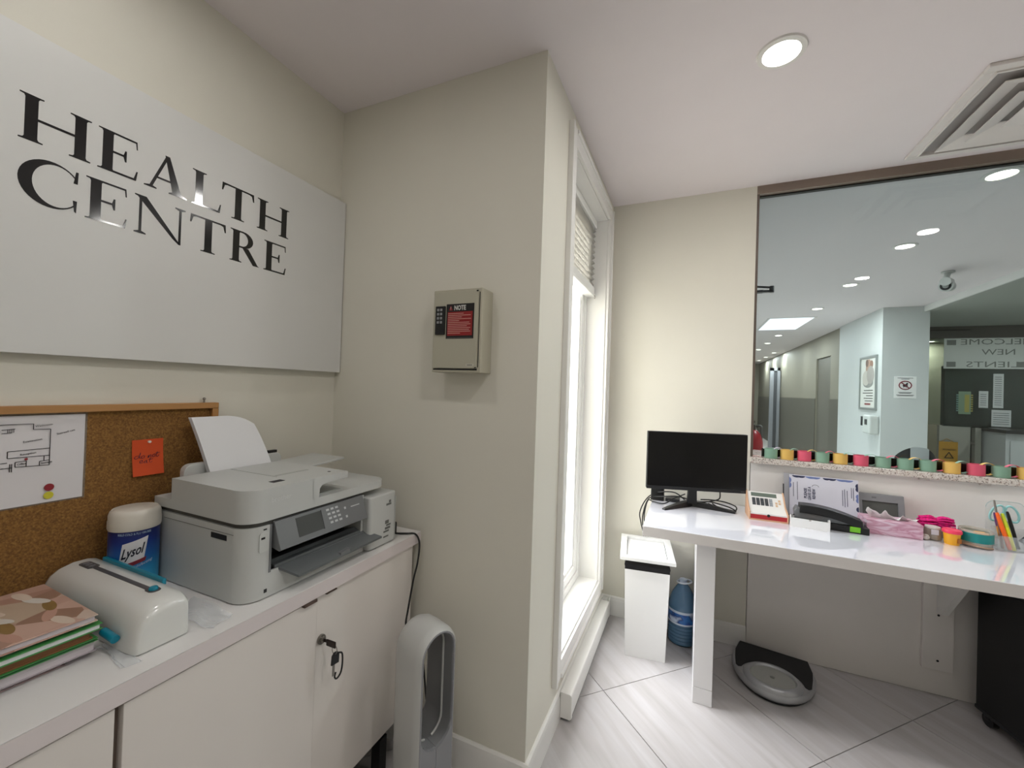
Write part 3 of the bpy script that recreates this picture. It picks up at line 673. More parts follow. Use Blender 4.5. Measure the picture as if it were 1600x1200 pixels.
# tilted control panel
pz0, pz1, pxa, pxb = .938, 1.010, F + .028, F + .002
MB(t).prism([(F - .03, pz1), (pxb, pz1), (pxa, pz0 + .004), (pxa - .006, pz0), (F - .03, pz0 + .01)], 'y', .727, 1.033, bev=.002).build('control_panel', PDK); cpn = t.children[-1] if False else [o for o in COL.objects if o.name.startswith('control_panel')][0]
def onpanel(y, k, d=.0): return (pxb + (pxa - pxb) * k + d * .94, y, pz1 + (pz0 + .004 - pz1) * k + d * .34)
def panel_box(y0, y1, k0, k1, d, m_):
    p = [onpanel(y, k, e) for e in (-.001, d) for (y, k) in ((y0, k0), (y1, k0), (y1, k1), (y0, k1))]
    return m_.loft([p[:4], p[4:]], True, True)
panel_box(.785, .866, .10, .80, .0008, MB(t)).build('screen', SCR, cpn, smooth=False)
panel_box(.8655, .868, .08, .82, .0009, MB(t)).build('screen_edge', BLK, cpn, smooth=False)
KEY = mat('key_white', '#B9BBBD', .4)
for i in range(4):
    for j in range(3):
        panel_box(.884 + j * .0165 + i * .002, .894 + j * .0165 + i * .002, .12 + i * .17, .20 + i * .17, .0012, MB(t)).build('key', KEY, cpn, smooth=False)
for k in (.25, .6): panel_box(.948, .955, k, k + .09, .0012, MB(t)).build('key', KEY, cpn, smooth=False)
panel_box(.975, 1.010, .30, .34, .0006, MB(t)).build('model_mark', KEY, cpn, smooth=False)
# output tray
mb = MB(t)
def traypt(y, x): return (x, y, .905 - (x - (F - .005)) * (.038 / .05))
def slab(m_, c4, th):
    lo = [(x, y, z - th) for x, y, z in c4]; m_.loft([lo, c4], True, True)
slab(mb, [(F - .03, .728, .902), (F - .03, 1.034, .902), (-.923, 1.085, .868), (-.920, .768, .868)], .006)
mb.build('output_tray', PTR, smooth=False)
slab(MB(t), [(F - .02, .80, .9005), (F - .02, 1.0, .9005), (-.930, 1.04, .8755), (-.930, .80, .8755)], .001) if False else None
mb = MB(t).prism([(.91, .866), (.945, .866), (.945, .878), (.91, .874)], 'x', -.935, -.921); mb.build('paper_stop', PDK)
MB(t).box(-1.02, .735, .8905, F - .002, 1.03, .897).build('tray_base', PTR)
# ink tank block, slot, vents, marks
MB(t).prism(rrect(-1.2, 1.047, -.943, 1.176, .012, 4), 'z', CZT + .003, .998, bev=.006).build('ink_tank', PL)
MB(t).box(-.9432, 1.168, .83, -.9425, 1.174, .98).build('tank_seam', PL2)
mb = MB(t)
for (y0, z0, y1, z1) in ((1.125, .955, 1.150, .962), (1.138, .963, 1.148, .972), (1.122, .893, 1.14, .905), (1.128, .885, 1.15, .891), (1.122, .874, 1.148, .882), (1.115, .865, 1.142, .871), (1.115, .848, 1.140, .853)):
    mb.box(-.9435, y0, z0, -.9425, y1, z1)
mb.build('tank_print', mat('print_grey', '#5E5F5D', .5), smooth=False)
MB(t).prism(rrect(.690, .942, .714, .990, .005, 3), 'x', F - .001, F + .0006).build('card_slot_recess', mat('slot_pale', '#C3C5C2', .35))
MB(t).box(F, .694, .974, F + .0012, .704, .979).box(F, .7, .996, F + .001, .708, .999).build('card_slot', BLK)
MB(t).box(-1.096, YL - .0008, .972, -1.035, YL + .001, .985).build('side_vent', BLK)
MB(t).box(-1.30, YL - .0006, .9895, F - .045, YL, .9905).build('side_seam', mat('seam_grey', '#4c4b47', .6))
MB(t).box(F, .706, .838, F + .0006, .714, .847).build('badge', INK)
for x in (-1.33, -1.0):
    for y in (.68, 1.02): MB(t).cyl((x, y, CZT), (x, y, CZT + .004), .01, seg=10).build('rubber_foot', BLK)
# rear paper feed
mb = MB(t)
def shear_y(x): return 0
mb.prism([(y, z) for y, z in rrect(.700, 1.045, 1.0, 1.122, .02, 4, (0, 0, 1, 1))], 'x', -1.325, -1.302, bev=.003); mb.build('rear_tray', PL)
MB(t).box(-1.318, .955, 1.122, -1.306, .985, 1.131).build('paper_guide', BLK)
t2 = thing('paper_stack', 'curled stack of white copier paper standing in the printer feed', 'paper stack', (-1.29, .84, 1.06))
def pfn(off):
    def f(u, v):
        yb = .756 + u * .190; yt = .733 + u * .190
        curl = v ** 1.6
        x = -1.262 - off - .060 * v - .018 * v * v
        z = 1.060 + v * .192 - (.030 * (max(u - .55, 0) / .45) ** 2) * v * v
        return (x, yb + (yt - yb) * v + .0, z)
    return f
for i in range(5): MB(t2).sheet(pfn(.0035 * i), 12, 12, .0012).build('sheet', mat('copy_paper', '#DCDDE0', .7))

# ---------------------------------------------------------------- wipes canister
c = (-1.322, .601, CZT)
t = thing('wipes_canister', 'blue canister of disinfecting wipes with cream lid beside the printer', 'canister', c)
MB(t).lathe([(.048, 0), (.051, .004), (.051, .15), (.050, .158), (.0, .158)], c, 36).build('body', grad_mat('wipes_blue', 0, .16, [(0.0, '#3FA9CF'), (0.35, '#2A8FC4'), (0.55, '#1B5FA8'), (0.8, '#16307F'), (1.0, '#161D5E')], .3))
MB(t).lathe([(.052, .156), (.0535, .160), (.0535, .178), (.0525, .180), (.0525, .192), (.050, .200), (.046, .205), (.044, .2035), (.038, .207), (.0, .208)], c, 36).build('lid', mat('lid_cream', '#D5D0C6', .3))
ctr = math.atan2(-.46, .89)
SKW = .28
def on_can(a, z, rad=.0512): return (c[0] + rad * math.cos(a), c[1] + rad * math.sin(a), c[2] + z)
def wrap_poly(m_, pts, rad):   # pts: (arc length from ctr, z)
    lo = [on_can(ctr + s_ / .051, z, rad - .0006) for s_, z in pts]; hi = [on_can(ctr + s_ / .051, z, rad) for s_, z in pts]
    m_.loft([lo, hi], True, True)
def wrap_band(m_, s0, s1, zlo, zhi, lean, rad, n_=8):   # band that follows the curve, leaning ends
    for i in range(n_):
        a0, a1 = s0 + (s1 - s0) * i / n_, s0 + (s1 - s0) * (i + 1) / n_
        wrap_poly(m_, [(a0 + lean, zhi + a0 * SKW), (a0 - lean, zlo + a0 * SKW), (a1 - lean, zlo + a1 * SKW), (a1 + lean, zhi + a1 * SKW)], rad)
mb = MB(t); wrap_band(mb, -.024, .026, .074, .132, .004, .0518); mb.build('label_plate', mat('label_white', '#D9DADF', .4))
MB(t).text('Lysol', .034, on_can(ctr - .0225 / .051, .088), (0, 1, 0), (0, 0, 1), .0003, shear=.35, wrap=((c[0], c[1]), .0522), fit=.046, skew=SKW, bold=.0006).build('brand_lettering', mat('label_navy', '#0D1026', .4), smooth=False)
mb = MB(t); wrap_band(mb, -.026, .026, .070, .080, .001, .0521); mb.build('label_stripe', mat('label_maroon', '#7A2030', .4))
MB(t).text('Disinfecting', .010, on_can(ctr - .006 / .051, .060), (0, 1, 0), (0, 0, 1), .0003, shear=.3, wrap=((c[0], c[1]), .0520), skew=SKW).build('small_print', mat('pale_blue_print', '#A8C0DC', .5), smooth=False)
MB(t).text('KILLS COLD & FLU VIRUSES', .0075, on_can(ctr - .030 / .051, .147), (0, 1, 0), (0, 0, 1), .0003, wrap=((c[0], c[1]), .0518), fit=.066).build('top_print', mat('pale_blue_print', '#A8C0DC', .5), smooth=False)

# ---------------------------------------------------------------- laminator
LW = mat('laminator_white', '#D4D5D2', .18, spec=.6, coat=.3); TEAL = mat('teal_plastic', '#0F7F98', .35); GRY = mat('laminator_grey', '#4C4C4F', .4)
t = thing('laminator', 'white rounded laminator with teal lever and grey slider on the cabinet', 'laminator', (-1.18, .50, CZT))
prof = [(.449, .0), (.449, .022), (.453, .050), (.463, .070), (.478, .082), (.500, .0885), (.525, .0885), (.541, .084), (.5485, .074), (.5495, .05), (.5495, .0)]
def lam_ring(x, k, zk):
    cy = .50
    return [(x, cy + (y - cy) * k, CZT + .003 + z * zk) for y, z in prof]
rings = []
for x, k, zk in ((-1.379, .88, .80), (-1.375, .95, .93), (-1.36, 1, 1), (-1.035, 1, 1), (-1.018, .997, .992), (-1.003, .988, .972), (-.991, .968, .94), (-.983, .94, .895), (-.978, .90, .84), (-.9755, .82, .76), (-.9745, .6, .55)): rings.append(lam_ring(x, k, zk))
MB(t).loft(rings).build('housing', LW, angle=50)
topz = CZT + .003 + .0885
MB(t).box(-1.335, .543, topz - .012, -1.075, .5515, topz + .002, .002).build('feed_strip', TEAL)
mb = MB(t); mb.prism(rrect(-1.335, .498, -1.282, .520, .006, 3), 'z', topz - .003, topz + .0014, .0006).box(-1.285, .504, topz - .003, -1.045, .514, topz + .0010).prism(rrect(-1.060, .500, -1.030, .522, .009, 4), 'z', topz - .003, topz + .0012, .0006)
trk = mb.build('slider_track', GRY)
mb = MB(t)
for k in range(3): mb.box(-1.327 + k * .014, .503, topz + .0012, -1.320 + k * .014, .515, topz + .002)
mb.build('indicator_lights', mat('track_light_grey', '#76767A', .4), trk)
MB(t).lathe([(.008, 0), (.0085, .004), (.007, .007), (0, .008)], (-1.043, .511, topz), 16).build('slider_knob', TEAL, trk)
MB(t).cyl((-1.066, .4405, CZT + .034), (-1.022, .4405, CZT + .030), .0075).build('release_lever', TEAL)
for x in (-1.35, -1.02):
    for y in (.47, .53): MB(t).cyl((x, y, CZT), (x, y, CZT + .004), .007, seg=10).build('rubber_foot', BLK)

# clear plastic sleeves
FILM = mat('clear_plastic', '#E9ECEF', .12, alpha=.32, spec=.8)
def film(pts, lab, seed, h):
    rnd = random.Random(seed); ph = [rnd.uniform(0, 6) for _ in range(6)]
    def f(u, v):
        a = Vector(pts[0]).lerp(Vector(pts[1]), u); b2 = Vector(pts[3]).lerp(Vector(pts[2]), u); p = a.lerp(b2, v)
        e = .0012 + h * (0.5 + .25 * math.sin(u * 11 + ph[0] + v * 4) + .25 * math.sin(v * 13 + ph[1] - u * 3))
        return (p.x + .004 * math.sin(v * 9 + ph[2]), p.y + .004 * math.sin(u * 9 + ph[3]), CZT + e)
    return single('plastic_sleeve', MB().sheet(f, 22, 16, .0004), FILM, lab, 'plastic sleeve')
film([(-1.085, .555), (-.945, .575), (-.955, .628), (-1.12, .640)], 'crumpled clear plastic sleeve between laminator and printer', 3, .006)
film([(-1.075, .452), (-1.075, .440), (-.965, .420), (-.955, .455)], 'torn clear plastic sleeve poking out from under the laminator', 5, .0015)

# ---------------------------------------------------------------- stack of notebooks and folders
FLOR = ramp_mat('floral_cover', 16, [(0.0, '#6B4C30'), (0.12, '#B08C7E'), (0.4, '#C0A091'), (0.55, '#9E7868'), (0.8, '#CDBDB0'), (0.97, '#8C6A35')], rough=.35, kind='voronoi')
PGS = ramp_mat('page_edges', 1.0, [(0.3, '#B7AEB4'), (0.7, '#CDC6CB')], rough=.8, stretch=(3, 3, 900))
def flat_item(name, lab, cat, x0, x1, y1, z0, z1, rz, cover, inner, cov_t, L=.30, spine=False):
    y1 -= .012
    t_ = thing(name, lab, cat, (x1, y1, z0), rz)
    w = x1 - x0
    MB(t_, True).box(-w, -L, z1 - z0 - cov_t, 0, 0, z1 - z0, .0008).build('front_cover', cover)
    MB(t_, True).box(-w, -L, 0, 0, 0, cov_t, .0006).build('back_cover', cover)
    if inner: MB(t_, True).box(-w + .004, -L, cov_t, -.003, -.004, z1 - z0 - cov_t).build('pages', inner)
    return t_
z = CZT + .0012
pinkp = mat('dusty_pink_board', '#A7908F', .5); greenp = mat('green_folder', '#3E8A45', .45); brownp = mat('brown_folder', '#7B5230', .55); greyp = mat('pale_lilac_board', '#B9AEB6', .5); dkgreen = mat('dark_green_card', '#1F4A35', .5)
flat_item('notebook', 'thin dusty-pink notebook at the bottom of the stack', 'notebook', -1.275, -1.064, .398, CZT, CZT + .011, -.02, pinkp, PGS, .002)
flat_item('writing_pad', 'thick pale lilac writing pad low in the stack, above the pink notebook', 'notebook', -1.272, -1.050, .437, CZT + .0112, CZT + .031, -.03, greyp, PGS, .001)
flat_item('folder', 'bright green folder under the brown folder in the stack', 'folder', -1.275, -1.046, .437, CZT + .0312, CZT + .0365, -.02, greenp, dkgreen, .0012)
flat_item('folder', 'brown pressed-board folder in the middle of the stack', 'folder', -1.270, -1.050, .430, CZT + .0367, CZT + .0505, -.03, brownp, brownp, .003)
flat_item('folder', 'light green folder holding white sheets near the top of the stack', 'folder', -1.285, -1.046, .443, CZT + .0507, CZT + .062, -.02, greenp, mat('copy_paper', '#DCDDE0', .7), .0015)
flat_item('loose_sheets', 'loose white sheets sticking out behind the pink floral notebook', 'paper sheet', -1.335, -1.062, .428, CZT + .0622, CZT + .068, -.01, mat('copy_paper', '#DCDDE0', .7), None, .0028)
t = flat_item('floral_notebook', 'pink notebook with floral cover lying on top of the stack', 'notebook', -1.300, -1.048, .436, CZT + .0682, CZT + .0815, -.03, FLOR, PGS, .0022)
# printed petals on the cover
random.seed(12)
PET = [mat('petal_cream', '#CBB9A9', .4), mat('petal_rose', '#B48C7C', .4), mat('petal_olive', '#84683A', .4), mat('petal_grey', '#C9C3BB', .4)]
for i in range(10):
    px0, py0, a = -.02 - (i % 5) * .045, -.03 - (i // 5) * .065 - random.uniform(0, .02), random.uniform(-.6, .6)
    pts = [(.030 * math.cos(q), .0095 * math.sin(q)) for q in [2 * PI * k / 18 for k in range(18)]]
    pts = [(px0 - .012 + u * math.cos(a) - v * math.sin(a), py0 + u * math.sin(a) + v * math.cos(a)) for u, v in pts]
    MB(t, True).prism(pts, 'z', .0131, .01335 + i * .000015).build('printed_petal', PET[i % 4], smooth=False)

# ---------------------------------------------------------------- bladeless fan
FW = mat('fan_white', '#B9BAB8', .3, var=.01); FS = mat('fan_silver', '#8F9094', .25, metal=.3); FG = mat('fan_grey', '#77787A', .4)
fx, fy = -.748, 1.105
t = thing('bladeless_fan', 'white bladeless tower fan with a tall oval loop beside the cabinet', 'fan', (fx, fy, 0), math.radians(-17))
hw, hi, ztop, zhb = .079, .057, .628, .265
def outline(inset, n=14):
    w = hw - inset; zc = ztop - hw
    pts = [(-.0004, .0), (-w * .5, .0), (-w, .0), (-w, .10), (-w, .20), (-w, .28), (-w, .36)]
    pts += [(w * math.cos(PI - PI * i / n), zc + (w) * math.sin(PI * i / n)) for i in range(n + 1)]
    pts += [(w, .36), (w, .28), (w, .20), (w, .10), (w, .0), (w * .5, .0), (.0004, .0)]
    return pts
def hole(grow, n=14):
    w = hi + grow; zc = ztop - hw; zb2 = zhb + hi
    left = [(-w * math.cos(PI / 2 * (1 - i / 6)) if i < 6 else -w, zb2 - w * math.sin(PI / 2 * (1 - i / 6))) for i in range(7)]
    left[0] = (-.0004, zb2 - w)
    pts = left + [(w * math.cos(PI - PI * i / n), zc + w * math.sin(PI * i / n)) for i in range(n + 1)]
    right = [(-u, v) for u, v in left[::-1]]
    return pts + right
d = .066
secs = [('o', -d, .020), ('o', -d + .010, .007), ('o', -d + .026, .001), ('o', -.01, 0), ('o', d - .026, .001), ('o', d - .010, .006), ('o', d - .002, .014)]
mb = MB(t, True)
rings = [[(x, y, z) for y, z in outline(i)] for _, x, i in secs]
mb.loft(rings, False, False)
mb.build('loop_shell', FW, angle=60)
mb = MB(t, True)
mb.loft([[(d - .002, y, z) for y, z in outline(.014)], [(d, y, z) for y, z in outline(.017)], [(d - .001, y, z) for y, z in hole(.002)], [(d - .008, y, z) for y, z in hole(0)]], False, False)
mb.loft([[(-d, y, z) for y, z in outline(.020)], [(-d, y, z) for y, z in hole(.002)], [(-d + .006, y, z) for y, z in hole(0)]], False, False)
mb.build('loop_rim', FS, angle=60)
mb = MB(t, True)
mb.loft([[(d - .008, y, z) for y, z in hole(0)], [(.02, y, z) for y, z in hole(-.003)], [(.018, y, z) for y, z in hole(.004)], [(-.02, y, z) for y, z in hole(.002)], [(-d + .006, y, z) for y, z in hole(0)]], False, False)
mb.build('loop_inner', FG, angle=60)
MB(t, True).tube([(.022, y, z) for y, z in hole(-.005)][1:-1], .0035, 6).build('air_slot_lip', FW)
MB(t, True).lathe([(.086, 0), (.086, .012), (.080, .02), (.078, .05), (.0, .05)], (0, 0, 0), 32).build('base', FW)

# cord hanging behind the fan
t = thing('power_cord', 'black power cord with plug hanging over the right end of the cabinet', 'cord', (-.95, 1.24, CZT))
CORD = mat('black_cord', '#0A0A0B', .45)
MB(t).tube(smoothpath([(-.985, 1.215, .829), (-.965, 1.226, .8262), (-.938, 1.240, .8262), (-.918, 1.255, .8245), (-.906, 1.264, .805), (-.902, 1.266, .773), (-.903, 1.258, .717), (-.903, 1.238, .668), (-.902, 1.212, .576), (-.898, 1.196, .530), (-.885, 1.20, .498), (-.86, 1.235, .44), (-.84, 1.26, .2), (-.83, 1.27, .006)], 6), .0034, 8).build('cable', CORD)
MB(t).box(-1.015, 1.192, CZT, -.978, 1.232, CZT + .045, .006).build('plug_block', BLK)

# ---------------------------------------------------------------- key box on the back wall
KB = mat('keybox_beige', '#B4B09F', .4, var=.01); KB2 = mat('keybox_door_beige', '#AFAC9B', .4, var=.01)
KY = 1.233
t = thing('key_box', 'beige steel wall key cabinet with a keypad and a red notice', 'key cabinet', (-.755, YK, 1.418))
MB(t).box(-.853, KY, 1.418, -.657, YK, 1.708, .003).build('body', KB)
MB(t).box(-.846, KY - .006, 1.432, -.671, KY, 1.700, .0015).build('door', KB2)
kf = KY - .006
MB(t).box(-.668, KY - .0010, 1.436, -.6655, KY, 1.694).box(-.846, KY - .0012, 1.426, -.67, KY - .0002, 1.431).box(-.677, kf - .001, 1.694, -.670, kf, 1.699).box(-.677, kf - .001, 1.433, -.670, kf, 1.4365).build('hinge_gap', BLK)
kp = MB(t).box(-.8365, kf - .007, 1.549, -.7975, kf, 1.649, .002).build('keypad', BLK)
for i in range(4):
    for j in range(2): MB(t).box(-.829 + j * .0125, kf - .0085, 1.631 - i * .0145, -.820 + j * .0125, kf - .0065, 1.640 - i * .0145, .001).build('keypad_button', mat('button_grey', '#8A8B8D', .4), kp)
kn = kf - .0006
nb = MB(t).box(-.7945, kn, 1.5345, -.6845, kf, 1.6555).build('notice', BLK)
MB(t).box(-.789, kn - .0004, 1.545, -.690, kn, 1.628).build('notice_panel', mat('notice_red', '#8A1218', .45), nb)
MB(t).box(-.791, kn - .0004, 1.5365, -.688, kn, 1.5385).build('notice_footer', mat('footer_grey', '#4a4a4a', .5), nb)
mb = MB(t).text('NOTE', .0225, (-.7635, kn - .0003, 1.634), (1, 0, 0), (0, 0, 1), .0002, fit=.046, bold=.0007)
wd = (.062, .09, .055, .092, .045, .085, .09, .076, .09, .085, .09, .05)
mb.build('notice_heading', mat('notice_white', '#CFCFCB', .5), nb, smooth=False)
mb = MB(t)
for i, w in enumerate(wd): mb.box(-.787, kn - .0007, 1.6205 - i * .0062, -.787 + w, kn - .0003, 1.6228 - i * .0062)
mb.build('notice_lines', mat('notice_pink', '#C78E88', .5), nb, smooth=False)
MB(t).prism([(-.785, 1.633), (-.769, 1.633), (-.777, 1.650)], 'y', kn - .0005, kn).build('warning_triangle', mat('notice_red', '#8A1218', .45), nb)
MB(t).box(-.7777, kn - .0009, 1.638, -.7763, kn - .0004, 1.646).box(-.7777, kn - .0009, 1.6345, -.7763, kn - .0004, 1.636).build('warning_mark', mat('notice_white', '#CFCFCB', .5), nb)
MB(t).box(-.71, kf - .0005, 1.4405, -.681, kf, 1.4475).build('maker_plate', mat('plate_pale', '#C2C0B5', .4))
MB(t).box(-.706, kf - .0008, 1.4427, -.685, kf - .0004, 1.4447).build('maker_print', INK)

# ---------------------------------------------------------------- white desk
DZ, DY0, DX = .765, 1.966, -.188
t = thing('desk', 'long white glossy desk under the glass partition', 'desk', (.6, 2.28, 0))
MB(t).box(DX, DY0 + .002, DZ - .045, XR - .05, YF - .007, DZ, .0015).build('desktop', WHITEG)
MB(t).box(DX + .001, DY0, DZ - .0445, XR - .05, DY0 + .0018, DZ - .0015).build('front_edge', mat('desk_edge', '#D5D1CF', .35))
MB(t).box(.038, 2.032, .072, .116, YF - .02, DZ - .045, .0015).build('leg_panel', mat('leg_white', '#E0DFE0', .3))
MB(t).box(.038, 2.032, 0, .116, YF - .02, .0705, .0015).build('plinth', mat('leg_white', '#E0DFE0', .3))
MB(t).box(1.027, YF - .022, .121, 1.137, YF - .005, DZ - .045, .001).build('bracket_board', PANEL)
MB(t).prism([(YF - .022, DZ - .045), (YF - .30, DZ - .045), (YF - .30, DZ - .075), (YF - .06, .395), (YF - .022, .385)], 'x', 1.075, 1.10).build('bracket_arm', TRIM)
MB(t).cyl((1.082, YF - .023, .376), (1.082, YF - .0215, .376), .005, seg=10).cyl((1.082, YF - .023, .165), (1.082, YF - .0215, .165), .005, seg=10).build('screw', BLK)

# ---------------------------------------------------------------- monitor
MX, MY = .030, 2.385; MR = math.atan2(.15, .48)
t = thing('monitor', 'black flat monitor on a V-shaped stand at the left end of the desk', 'monitor', (MX, MY, DZ), MR)
GLS = mat('screen_black', '#030306', .12, spec=.5); MBK = mat('monitor_black', '#0C0C0F', .4)
zb_, zt_ = .100, .402
MB(t, True).box(-.2515, -.012, zb_, .2515, .012, zt_, .003).box(-.16, .010, zb_ + .03, .16, .040, zt_ - .06, .012).build('housing', MBK)
MB(t, True).box(-.248, -.0135, zb_ + .016, .248, -.0115, zt_ - .004).build('screen', GLS)
MB(t, True).box(-.2515, -.0142, zb_ - .001, .2515, -.0115, zb_ + .0155).build('chin', MBK)
MB(t, True).box(.222, -.0148, zb_ + .006, .240, -.0140, zb_ + .0085).build('maker_mark', mat('mark_grey', '#5a5a5e', .4))
MB(t, True).prism([(-.028, .02), (.022, .02), (.018, .17), (-.022, .17)], 'y', .030, .048, .003).build('neck', MBK)
Mi = Matrix.Rotation(-MR, 2)
def loc2(x, y):
    v = Mi @ Vector((x - MX, y - MY)); return v.x, v.y
for (ex, ey) in ((-.118, 2.285), (.222, 2.405)):
    a = Vector(loc2(.010, 2.455)); b2 = Vector(loc2(ex, ey)); dd = (b2 - a).normalized(); p = Vector((-dd.y, dd.x))
    mb = MB(t, True); rg = []
    for k, wdt, zt in ((0, .020, .030), (.3, .018, .026), (.8, .012, .014), (1.0, .010, .008)):
        q = a + (b2 - a) * k
        rg.append([(q.x + p.x * wdt, q.y + p.y * wdt, 0), (q.x + p.x * wdt * .8, q.y + p.y * wdt * .8, zt), (q.x - p.x * wdt * .8, q.y - p.y * wdt * .8, zt), (q.x - p.x * wdt, q.y - p.y * wdt, 0)])
    mb.loft(rg).build('stand_foot', MBK)

t = thing('desk_speaker', 'small black wedge speaker behind the left corner of the monitor', 'speaker', (-.165, 2.50, DZ))
MB(t).prism([(2.465, DZ), (2.53, DZ), (2.53, DZ + .075), (2.49, DZ + .075)], 'x', -.198, -.128, .004).build('cabinet', MBK)
MB(t).prism([(2.4665, DZ + .008), (2.4855, DZ + .066), (2.4835, DZ + .066), (2.4645, DZ + .008)], 'x', -.19, -.136).build('grille', BLK)
t = thing('small_black_box', 'flat black network box lying behind the monitor stand', 'electronic box', (-.08, 2.50, DZ))
MB(t).box(-.120, 2.470, DZ, -.045, 2.535, DZ + .018, .003).build('case', MBK)
MB(t).box(-.105, 2.469, DZ + .006, -.09, 2.4702, DZ + .011).build('port', mat('port_grey', '#4a4a4c', .4))

def cable(pts, lab, r=.0034):
    return single('cable', MB().tube(smoothpath(pts, 7), r, 7), CORD, lab, 'cable', 'black cables around the monitor')
cable([(-.02, 2.44, .795), (-.07, 2.46, .822), (-.14, 2.47, .815), (-.196, 2.50, .785), (-.235, 2.52, .735), (-.262, 2.545, .66), (-.255, 2.572, .59), (-.238, 2.580, .50), (-.235, 2.582, .25), (-.22, 2.582, .004)], 'black cable looping over the left desk edge, outer one')
cable([(.0, 2.44, .800), (-.06, 2.42, .812), (-.13, 2.43, .800), (-.182, 2.47, .782), (-.212, 2.49, .76), (-.236, 2.52, .69), (-.246, 2.560, .60), (-.226, 2.580, .50), (-.22, 2.582, .25), (-.20, 2.582, .004)], 'black cable over the left desk edge, nearer the desk')
cable([(-.02, 2.50, .812), (-.075, 2.41, .800), (-.12, 2.38, .775), (-.176, 2.40, .772), (-.206, 2.44, .768), (-.226, 2.50, .71), (-.236, 2.555, .62), (-.214, 2.580, .52), (-.20, 2.582, .25), (-.18, 2.582, .004)], 'black cable lying on the desk behind the left stand foot')
cable([(.055, 2.44, .790), (.10, 2.46, .796), (.15, 2.45, .792), (.195, 2.44, .785), (.225, 2.43, .772), (.205, 2.418, .7685), (.16, 2.43, .7695), (.12, 2.46, .775), (.10, 2.49, .78)], 'tangled black cable behind the right stand foot')
cable([(.06, 2.47, .80), (.12, 2.50, .798), (.18, 2.50, .795), (.228, 2.47, .785), (.222, 2.445, .7685), (.18, 2.455, .769), (.14, 2.49, .769), (.12, 2.52, .775)], 'upper black cable looping behind the monitor, right side')
cable([(.15, 2.43, .86), (.148, 2.45, .82), (.11, 2.46, .80), (.08, 2.47, .79), (.05, 2.52, .775)], 'short black cable dropping from the back of the monitor')

# ---------------------------------------------------------------- things along the desk, left to right
t = thing('desk_calculator', 'white and wood desk calculator stand with a red drawer', 'calculator', (.355, 2.41, DZ), math.radians(2))
WOODP = mat('pale_wood', '#C49A7A', .5, var=.05, vscale=20)
sp = [(-.07, 0), (.055, 0), (.055, .118), (.045, .122), (-.015, .062), (-.07, .040)]
for s_ in (-1, 1): MB(t, True).prism(sp, 'x', s_ * .080 - .003, s_ * .080 + .003, .001).build('side_panel', WOODP)
MB(t, True).prism([(-.068, .028), (.052, .028), (.052, .112), (.044, .116), (-.014, .057), (-.068, .035)], 'x', -.077, .077).build('face', mat('calc_white', '#D9D6D3', .35))
MB(t, True).box(-.077, -.069, .007, .077, .05, .0275).build('drawer', mat('drawer_red', '#A51B22', .4))
MB(t, True).cyl((0, -.0695, .0265), (0, -.0685, .0265), .007, seg=14).build('finger_notch', BLK)
MB(t, True).box(-.08, -.0705, 0, .08, .055, .0065).build('base_board', WOODP)
def slope(v, e=0): # along the sloping face, v 0 bottom .. 1 top
    y, z_ = -.066 + v * .11, .036 + v * .078
    if v < .47: y, z_ = -.068 + v / .47 * .054, .035 + v / .47 * .022
    else: y, z_ = -.014 + (v - .47) / .53 * .058, .057 + (v - .47) / .53 * .059
    return y, z_ + e
def face_patch(m_, x0_, x1_, v0, v1, e):
    y0, z0_ = slope(v0, e); y1, z1_ = slope(v1, e)
    m_.loft([[(x0_, y0, z0_ - .002), (x1_, y0, z0_ - .002), (x1_, y0, z0_), (x0_, y0, z0_)], [(x0_, y1, z1_ - .002), (x1_, y1, z1_ - .002), (x1_, y1, z1_), (x0_, y1, z1_)]])
mb = MB(t, True); face_patch(mb, -.062, .050, .82, .95, .0015); mb.build('display', mat('lcd_green', '#5E685F', .25))
for i in range(3):
    for j in range(5):
        mb = MB(t, True); x_ = -.060 + j * .0185
        face_patch(mb, x_, x_ + .015, .50 + i * .09, .575 + i * .09, .002)
        mb.build('key', mat('key_dark', '#33353A', .4) if j < 4 else mat('key_grey', '#8C8F94', .4), smooth=False)
for j, i in ((0, 0), (0, 1), (1, 1), (1, 2)):
    mb = MB(t, True); x_ = .040 + j * .014; face_patch(mb, x_, x_ + .010, .50 + i * .09, .56 + i * .09, .002)
    mb.build('key', mat('key_tan', '#C9A98A', .4), smooth=False)

t = thing('card_box', 'small open white cardboard tray of cards in front of the hole punch', 'box', (.516, 2.306, DZ), math.radians(-6))
WC = mat('white_card', '#DCDCDA', .55); BRC = mat('kraft_inside', '#9A8071', .7)
MB(t, True).box(-.074, -.001, 0, .074, .0015, .042).build('front_wall', WC)
MB(t, True).box(-.074, .078, 0, .074, .0805, .034).box(-.074, .0015, 0, .074, .078, .002).build('tray', WC)
for s_ in (-1, 1): MB(t, True).prism([(0, 0), (.08, 0), (.08, .034), (.012, .052), (0, .044)], 'x', s_ * .074 - .001, s_ * .074 + .001).build('side_flap', WC)
MB(t, True).box(-.050, .006, .002, .060, .074, .030, .001).build('cards', BRC)
MB(t, True).box(-.004, -.0016, .036, .004, -.0008, .042).build('notch', mat('notch_grey', '#A59E97', .6))

